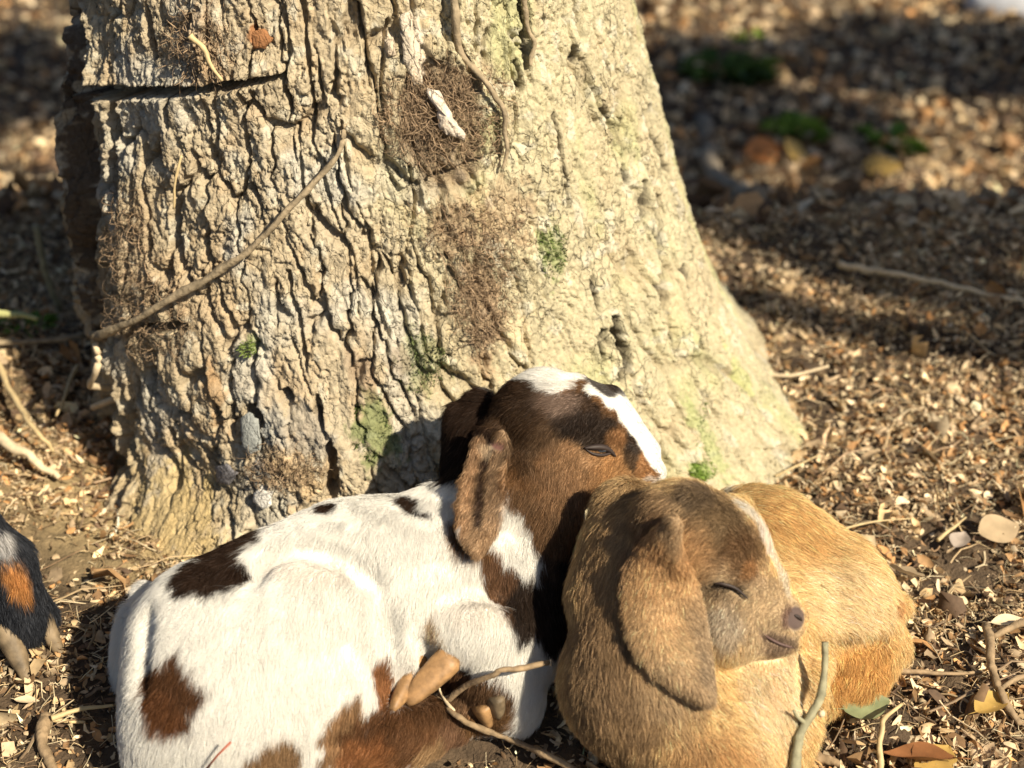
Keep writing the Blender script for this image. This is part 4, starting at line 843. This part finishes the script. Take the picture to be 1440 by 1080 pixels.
# ------------------------------------------------------------------ single leaves
def leaf(px, py, L, Wd, az, m, label, z=.012, curl=.3, name='leaf', lobes=0, tilt=(0, 0), col=None, Y=None):
    n = 15; s = np.linspace(0, 1, n); wv = np.sin(np.pi*np.clip(s, .02, .98)**.85)**.8
    if lobes: wv = wv*(.62+.38*np.abs(np.cos(s*np.pi*lobes)))
    V = []; 
    for i in range(n):
        for t in (-1, -.5, 0, .5, 1):
            a = (s[i]-.5)*L; b = t*wv[i]*Wd*.5; V.append((a, b, curl*L*(.35*(t*t)*wv[i]**2+.5*(s[i]-.5)**2)-.02*L*(t == 0)))
    k = 5; F = [(i*k+j, i*k+j+1, (i+1)*k+j+1, (i+1)*k+j) for i in range(n-1) for j in range(k-1)]; V = np.array(V); R = np.array(Matrix.Rotation(az, 3, 'Z') @ Matrix.Rotation(tilt[0], 3, 'X') @ Matrix.Rotation(tilt[1], 3, 'Y')); V = V@R.T
    st, sf = tube([R@np.array([-L*.5, 0, curl*L*.12]), R@np.array([-L*.72, L*.04, curl*L*.15])], [L*.012, L*.008], 4)
    M2 = m; o = mk(name, V, F, M2); p = gz(px, py, z); o.location = p; tag(o, label, 'leaf', 'single dead leaves on the ground')
    q = mk('stalk', st, sf, M2, None, o); return o
M_L1 = mat('leaf_tan', (.48, .36, .22), .7, nscale=40, namt=.35, trans=.2); M_L2 = mat('leaf_rust', (.30, .13, .05), .6, nscale=50, namt=.4, trans=.2); M_L3 = mat('leaf_yellow', (.58, .38, .11), .6, nscale=60, namt=.3, trans=.3); M_L4 = mat('leaf_grey', (.40, .33, .27), .75, nscale=60, namt=.35, trans=.1)
leaf(1218, 992, .042, .030, .25, M_LEAF, 'small grey green leaf beside the tan kid and upright twig', .020, .35, tilt=(.35, .0))
leaf(1292, 1066, .055, .034, 2.9, M_L2, 'shiny rust brown leaf at the bottom edge right of the twig', .022, .4, tilt=(.4, .1))
leaf(1315, 1070, .045, .040, .8, M_L3, 'yellow lobed leaf at the bottom edge beside the rust leaf', .012, .2, lobes=2.5)
leaf(1272, 805, .040, .036, 2.2, M_L1, 'pale tan crumpled leaf on the litter right of the tan kid', .018, .5, lobes=1.5, tilt=(.5, .2))
leaf(1222, 782, .034, .022, 1.9, M_L4, 'grey purple leaf standing on edge behind the tan kid haunch', .020, .3, tilt=(1.0, .0))
leaf(1405, 745, .045, .036, .3, M_L1, 'large pale tan leaf lying flat on the litter at the right edge', .014, .2, tilt=(.3, 0))
leaf(1402, 683, .026, .008, 1.75, M_CUT, 'narrow white splinter of leaf near the right edge', .016, .2, tilt=(.6, 0))
leaf(1395, 990, .040, .024, .6, M_L3, 'dull ochre leaf beside the forked stick at right', .018, .4)
leaf(1140, 965+100, .045, .016, -.5, M_TWIG, 'brown strip of bark behind the foot of the upright twig', .008, .2)
leaf(200, 990, .030, .012, .2, M_CUT, 'pale wood splinter between the black goat foot and white kid', .008, .2)
leaf(38, 985, .022, .009, -.1, M_CUT, 'pale chip of wood just below the black goat hoof', .006, .2)
leaf(195, 665, .040, .022, .5, M_L1, 'light tan leaf on the soil bank at the foot of the trunk', .02, .4) if False else None
leaf(52, 910, .024, .012, 1.9, M_STRAW, 'straw coloured chip caught between the black goat toes', .010, .2, tilt=(.5, 0))
leaf(1420, 875, .034, .016, .1, M_CUT, 'bleached leaf fragment at the right edge level with tan rump', .016, .3)
leaf(1350, 760, .03, .02, 1.0, M_L4, 'grey leaf scrap left of the large flat leaf at right edge', .016, .4)
# ------------------------------------------------------------------ sticks and stalks
g_ = empty('broken_branch', gz(800, 1078, .0)); tag(g_, 'crooked dead twig lying across the white kid hooves', 'twig')
def over(c, px, py, o, z=.02):       # a point O in front of the coat where the photo's pixel meets it, else Z above the ground
    q = c.hit(px, py)[0]
    return gz(px, py, z) if q is None else q-ray(px, py)*o
P1 = catmull([over(WK, 605, 975, .010), over(WK, 632, 1000, .012), over(WK, 665, 1018, .012), over(WK, 720, 1040, .012), gz(765, 1060, .022), gz(830, 1095, .012)], 40)
V, F = tube(P1, np.linspace(.0020, .0031, 40), 10, .09); place(mk('stem', V, F, M_TWIG), g_)
P2 = catmull([over(WK, 628, 985, .012), over(WK, 655, 965, .014), over(WK, 685, 950, .022), over(WK, 715, 941, .026), over(WK, 773, 932, .034)], 30)
V, F = tube(P2, np.linspace(.0026, .0022, 30), 10, .09); place(mk('side_branch', V, F, M_TWIG), g_)
V, F = ellmesh(P2[-1]+[.0008, 0, 0], (.0010, .0027, .0027)); place(mk('cut_end', V, F, M_CUT), g_)
P3 = catmull([over(WK, 638, 1000, .014), over(WK, 626, 985, .016), over(WK, 618, 968, .018), over(WK, 627, 950, .022)], 16); V, F = tube(P3, np.linspace(.0018, .0006, 16), 6); place(mk('peeled_bark', V, F, M_CUT), g_)
g_ = empty('upright_twig', gz(1118, 1100, 0)); tag(g_, 'grey green forked twig sticking up in front of the tan kid', 'twig')
TW = [(1112, 1120), (1118, 1060), (1128, 1030), (1150, 992), (1158, 960), (1162, 903)]
TH = [float((over(TK, a, b, 0, .01)-CAM)@FW) for a, b in TW]; S_ = np.linspace(0, 1, 6); T0, T1 = TH[0]-.012, TH[-1]-.03
T_ = T0+(T1-T0)*S_; T_ = T_-max(0, max(T_-(np.array(TH)-.010))); P1 = catmull([CAM+ray(a, b)*t for (a, b), t in zip(TW, T_)], 40)
V, F = tube(P1, np.concatenate([np.linspace(.0044, .0032, 25), np.linspace(.0032, .0026, 15)]), 10, .05); place(mk('stem', V, F, M_TWIG2), g_)
V, F = tube(catmull([P1[18], P1[18]+[-.008, 0, .008], P1[18]+[-.012, -.002, .016]], 8), np.linspace(.0022, .001, 8), 6); place(mk('side_branch', V, F, M_TWIG2), g_)
V, F = ellmesh(P1[22]+[.004, -.004, .0], (.003, .003, .003), nu=8, nv=6); place(mk('broken_knot', V, F, M_CUT), g_)
def stick(pts, R, m, label, name='twig', cat='twig', wob=.07, n=30, taper=.5, group=None):
    P = catmull([gz(*p) for p in pts], n); return bare(name, P, np.linspace(R, R*taper, n), m, label, cat, wob=wob, k=8, group=group)
g_ = empty('forked_stick', gz(1390, 930, .01)); tag(g_, 'knobbly forked stick lying on the litter at the right edge', 'twig')
V, F = tube(catmull([gz(1390, 880, .02), gz(1392, 925, .025), gz(1402, 955, .022), gz(1412, 985, .02), gz(1436, 1020, .012)], 26), np.linspace(.0040, .0028, 26), 8, .12); place(mk('stem', V, F, M_TWIG), g_)
V, F = tube(catmull([gz(1398, 893, .022), gz(1420, 882, .022), gz(1450, 876, .02)], 12), .0032, 8, .1); place(mk('side_branch', V, F, M_TWIG), g_)
V, F = tube(catmull([gz(1408, 968, .02), gz(1425, 955, .02), gz(1450, 948, .016)], 12), .0022, 8, .1); place(mk('side_branch', V, F, M_TWIG), g_)
stick([(1236, 1110, .004), (1238, 1050, .025), (1243, 1015, .035), (1268, 990, .030)], .0030, M_STRAW, 'curved pale straw stalk left of the yellow leaf', 'straw_stalk', 'stalk')
stick([(1255, 942, .016), (1310, 945, .018), (1385, 946, .012)], .0026, M_TWIG, 'thin brown twig pointing right from the tan kid hind leg')
stick([(1130, 1045, .012), (1150, 1060, .012), (1180, 1078, .008)], .0065, M_TWIG, 'thick brown twig stub at the bottom beside the upright twig')
stick([(1180, 745, .02), (1225, 735, .02), (1285, 728, .018)], .0013, M_STRAW, 'thin straw lying behind the tan kid haunch', 'straw_stalk', 'stalk')
stick([(1318, 760, .02), (1358, 727, .02)], .0020, M_STRAW, 'short straw stalk on the litter left of the large leaf', 'straw_stalk', 'stalk')
stick([(1090, 670, .015), (1150, 640, .02)], .0016, M_STRAW, 'straw stalk on the litter right of the trunk foot', 'straw_stalk', 'stalk')
stick([(1050, 520, .01), (1110, 528, .015), (1165, 515, .025)], .0030, M_CUT, 'pale bent twig on the ground right of the trunk', wob=.05)
stick([(1060, 582, .012), (1100, 600, .012), (1130, 606, .008)], .0030, M_CUT, 'pale root end poking out at the right foot of the trunk', 'root_stub', 'root')
stick([(65, 1010, .01), (62, 1050, .012), (75, 1095, .01)], .0062, M_TWIG, 'stout brown stick pointing down at the bottom left corner', 'twig')
stick([(72, 1010, .016), (110, 998, .018), (160, 990, .014)], .0026, M_STRAW, 'flat straw stalk reaching towards the white kid rump', 'straw_stalk', 'stalk')
stick([(75, 1012, .008), (120, 1015, .008)], .0022, M_STRAW, 'short straw stalk lying under the flat one at lower left', 'straw_stalk', 'stalk')
stick([(-30, 590, .03), (20, 630, .03), (60, 655, .025), (85, 670, .02)], .0060, M_CUT, 'pale thick straw stem on the bank above the black goat foot', 'straw_stalk', 'stalk')
stick([(-20, 470, .03), (20, 560, .04), (50, 605, .035), (78, 635, .02)], .0040, M_STRAW, 'long brown stalk curving down the left bank', 'straw_stalk', 'stalk')
stick([(108, 515, .03), (92, 555, .035), (80, 585, .025)], .0026, M_STRAW, 'short yellow straw leaning on the left bank near the trunk', 'straw_stalk', 'stalk')
stick([(-20, 436, .05), (50, 447, .05)], .0055, mat('green_stem', (.42, .42, .18), .6, nscale=40, namt=.2), 'yellow green plant stem at the left edge behind the bank', 'plant_stem', 'plant stem')
bare('dry_stalk', catmull([gz(85, 445, 0), gz(85, 445, 0)+[-.008, 0, .06], gz(85, 445, 0)+[-.015, .01, .12]], 12), .004, M_TWIG2, 'grey upright stem in the shade left of the trunk', 'plant stem')
stick([(1180, 372, .02), (1290, 392, .02), (1460, 430, .01)], .0050, M_CUT, 'long pale fallen branch on the ground behind the tree', 'fallen_branch', 'branch', wob=.1)
bare('grass_blade', catmull([gz(1436, 395, 0), gz(1436, 395, 0)+[0, 0, .03], gz(1436, 395, 0)+[.004, 0, .06]], 8), .0028, M_STRAW, 'pale grass blade upright at the right edge of the background', 'grass')
bare('red_stem', [over(WK, 290, 1082, .012), over(WK, 305, 1063, .016), over(WK, 324, 1044, .022)], .0009, mat('red_stem', (.35, .09, .05), .6), 'thin red stem leaning over the white kid flank at bottom', 'plant stem')
bare('grass_blade', [gz(820, 1060, 0), gz(820, 1060, .02), PZ(826, 1030, .02)[0], PZ(838, 1012, .03)[0]], [.0008, .0008, .0006, .0003], M_LEAF, 'tiny green grass blade between the two kids', 'grass')
# ------------------------------------------------------------------ background plants and stones
def tuft(px, py, S, n, c, label, name='low_plant', cat='plant', group=None):
    base = gz(px, py, 0); mb = MB(); r = np.random.default_rng(int(px*3+py))
    for _ in range(n):
        a = r.uniform(0, 6.28); d = np.array([math.cos(a), math.sin(a), 0]); l = S*r.uniform(.5, 1.1); s = np.array([-d[1], d[0], 0])*l*.22; o = d*S*r.uniform(0, .7)
        mb.add([o, o+d*l*.5+s+[0, 0, l*.45], o+d*l+[0, 0, l*.35], o+d*l*.5-s+[0, 0, l*.5]], [(0, 1, 2), (0, 2, 3)], np.array(c)*r.uniform(.6, 1.4))
    o = mb.build(name, M_LITTER, smooth=False); o.location = base; tag(o, label, cat, group)
PG = 'low green plants behind the tree'
tuft(1022, 112, .13, 70, (.05, .09, .012), 'green low plant in the shade, nearest the trunk edge at top', group=PG)
tuft(1115, 192, .09, 50, (.14, .22, .02), 'small green plant sprouting beside the orange leaves', group=PG)
tuft(1260, 208, .09, 34, (.10, .18, .02), 'small green sprig to the right of the orange leaves', group=PG)
tuft(50, 465, .03, 22, (.12, .22, .03), 'small green sprig at the left foot of the dark trunk side', group=PG)
tuft(1060, 60, .07, 20, (.10, .16, .02), 'tiny green sprig far behind in the shade above the plants', group=PG)
leaf(1075, 212, .13, .09, .4, mat('leaf_orange', (.65, .26, .08), .6, nscale=20, namt=.2, trans=.3), 'large orange dead leaf in a sun fleck behind the tree', .03, .2, tilt=(.6, 0))
leaf(1118, 212, .12, .10, 1.2, M_L3, 'large golden dead leaf beside the orange one', .03, .2, tilt=(.7, 0))
leaf(1240, 235, .12, .08, .1, M_L3, 'golden brown leaf right of the orange and golden pair', .03, .2, tilt=(.5, 0))
V, F = ellmesh(np.zeros(3), (.20, .12, .09)); V = V*(1+.12*fbm(V[:, 0]*9, V[:, 1]*9, V[:, 2]*9, 3, 2))[:, None]; o = mk('stone', V, F, M_STONE); o.location = gz(1425, 4, .03); tag(o, 'pale grey stone at the top right corner', 'stone')
P = catmull([gz(990, 170, .0), gz(995, 215, .02), gz(1020, 262, .03), (gz(1070, 285, .02))], 20); bare('surface_root', P, np.linspace(.03, .018, 20), M_BARK2, 'curved grey root rising from the shaded ground behind the trunk', 'root', wob=.05)
# ------------------------------------------------------------------ trees standing out of the frame towards the sun
def shade_tree(x, y, r, h, crowns, label, seed, nleaf=5000):
    root = empty('woodland_tree', (x, y, 0)); tag(root, label, 'tree', 'trees beyond the frame that shade the ground')
    rr = random.Random(seed); P = catmull([(x, y, -.2), (x+.03, y, h*.3), (x-.05, y+.03, h*.65), (x, y, h)], 24)
    V, F = tube(P, np.linspace(r, r*.35, 24), 14, .05, seed); place(mk('trunk', V, F, M_BARK2), root)
    g = np.random.default_rng(seed)
    for (cx, cy, cz, rx, ry, rz, n) in crowns:
        V, F = tube(catmull([(x, y, min(cz-.4, h)), ((x+cx)/2, (y+cy)/2, cz-.2), (cx, cy, cz)], 10), np.linspace(r*.4, .02, 10), 8); place(mk('limb', V, F, M_BARK2), root)
        mb = []; d = g.standard_normal((n, 3)); d /= np.linalg.norm(d, axis=1)[:, None]; c = np.array([cx, cy, cz])+d*np.array([rx, ry, rz])*(g.random(n)**.45)[:, None]
        cl = vnoise(c[:, 0]*2.4, c[:, 1]*2.4, c[:, 2]*2.4, seed) > -.12; c = c[cl]; n = len(c)
        a = g.standard_normal((n, 3)); a /= np.linalg.norm(a, axis=1)[:, None]; b = np.cross(a, g.standard_normal((n, 3))); b /= np.linalg.norm(b, axis=1)[:, None]; s = g.uniform(.05, .11, n)[:, None]
        V = np.stack([c-a*s, c+b*s*.5, c+a*s, c-b*s*.5], 1).reshape(-1, 3); o = mk('crown', V, np.arange(n*4).reshape(-1, 4), M_CROWN); place(o, root)
def toward(x, y, dist): return (x+math.sin(SUN_AZ)*dist, y-math.cos(SUN_AZ)*dist)
TE = math.tan(SUN_EL)
S3 = -SD
def leaning(G1, G2, t1, t2, r, label, seed):
    G1, G2 = np.array([*G1, 0.]), np.array([*G2, 0.]); d = (G2-G1); B = G1-d*t1/(t2-t1); P = [B+S3*0, G1+S3*t1, G2+S3*t2, G2+d*.5+S3*(t2+(t2-t1)*.5)]
    root = empty('woodland_tree', P[0]); tag(root, label, 'tree', 'trees beyond the frame that shade the ground')
    V, F = tube(catmull(P, 30), np.linspace(r, r*.7, 30), 12, .06, seed); place(mk('trunk', V, F, M_BARK2), root)
    e = P[-1]
    for k in range(5):
        a = k*1.3; q = e+np.array([math.cos(a)*.5, math.sin(a)*.5, .9]); V, F = tube(catmull([e-[0, 0, .1], (e+q)/2+[.05, 0, .05], q], 8), np.linspace(r*.5, .01, 8), 7); place(mk('limb', V, F, M_BARK2), root)
leaning((.95, 1.38), (.10, 1.77), 3.4, 5.2, .042, 'slender leaning tree standing out of view to the right, nearest', 1)
def crown_at(gx, gy, dist, rx, ry, rz, n):
    q = toward(gx, gy, dist); return (q[0], q[1], dist*TE+float(ground_z(gx, gy)), rx, ry, rz, n)
x, y = toward(1.3, 2.6, 7.0)
shade_tree(x, y, .13, 9, [crown_at(.85, 2.55, 8, 1.1, .55, .10, 4200), crown_at(.72, 4.4, 9, .50, .8, .15, 2300), crown_at(1.7, 4.9, 9.5, .8, .45, .2, 1700), crown_at(1.25, 5.1, 10, .5, .45, .2, 2100)], 'taller leafy tree out of view to the right, middle', 2)
x, y = toward(-1.9, 4.2, 8.5); shade_tree(x, y, .14, 9, [crown_at(-1.6, 4.75, 8.5, .6, .55, .12, 2400)], 'leafy tree out of view in front, shading the left background', 3)
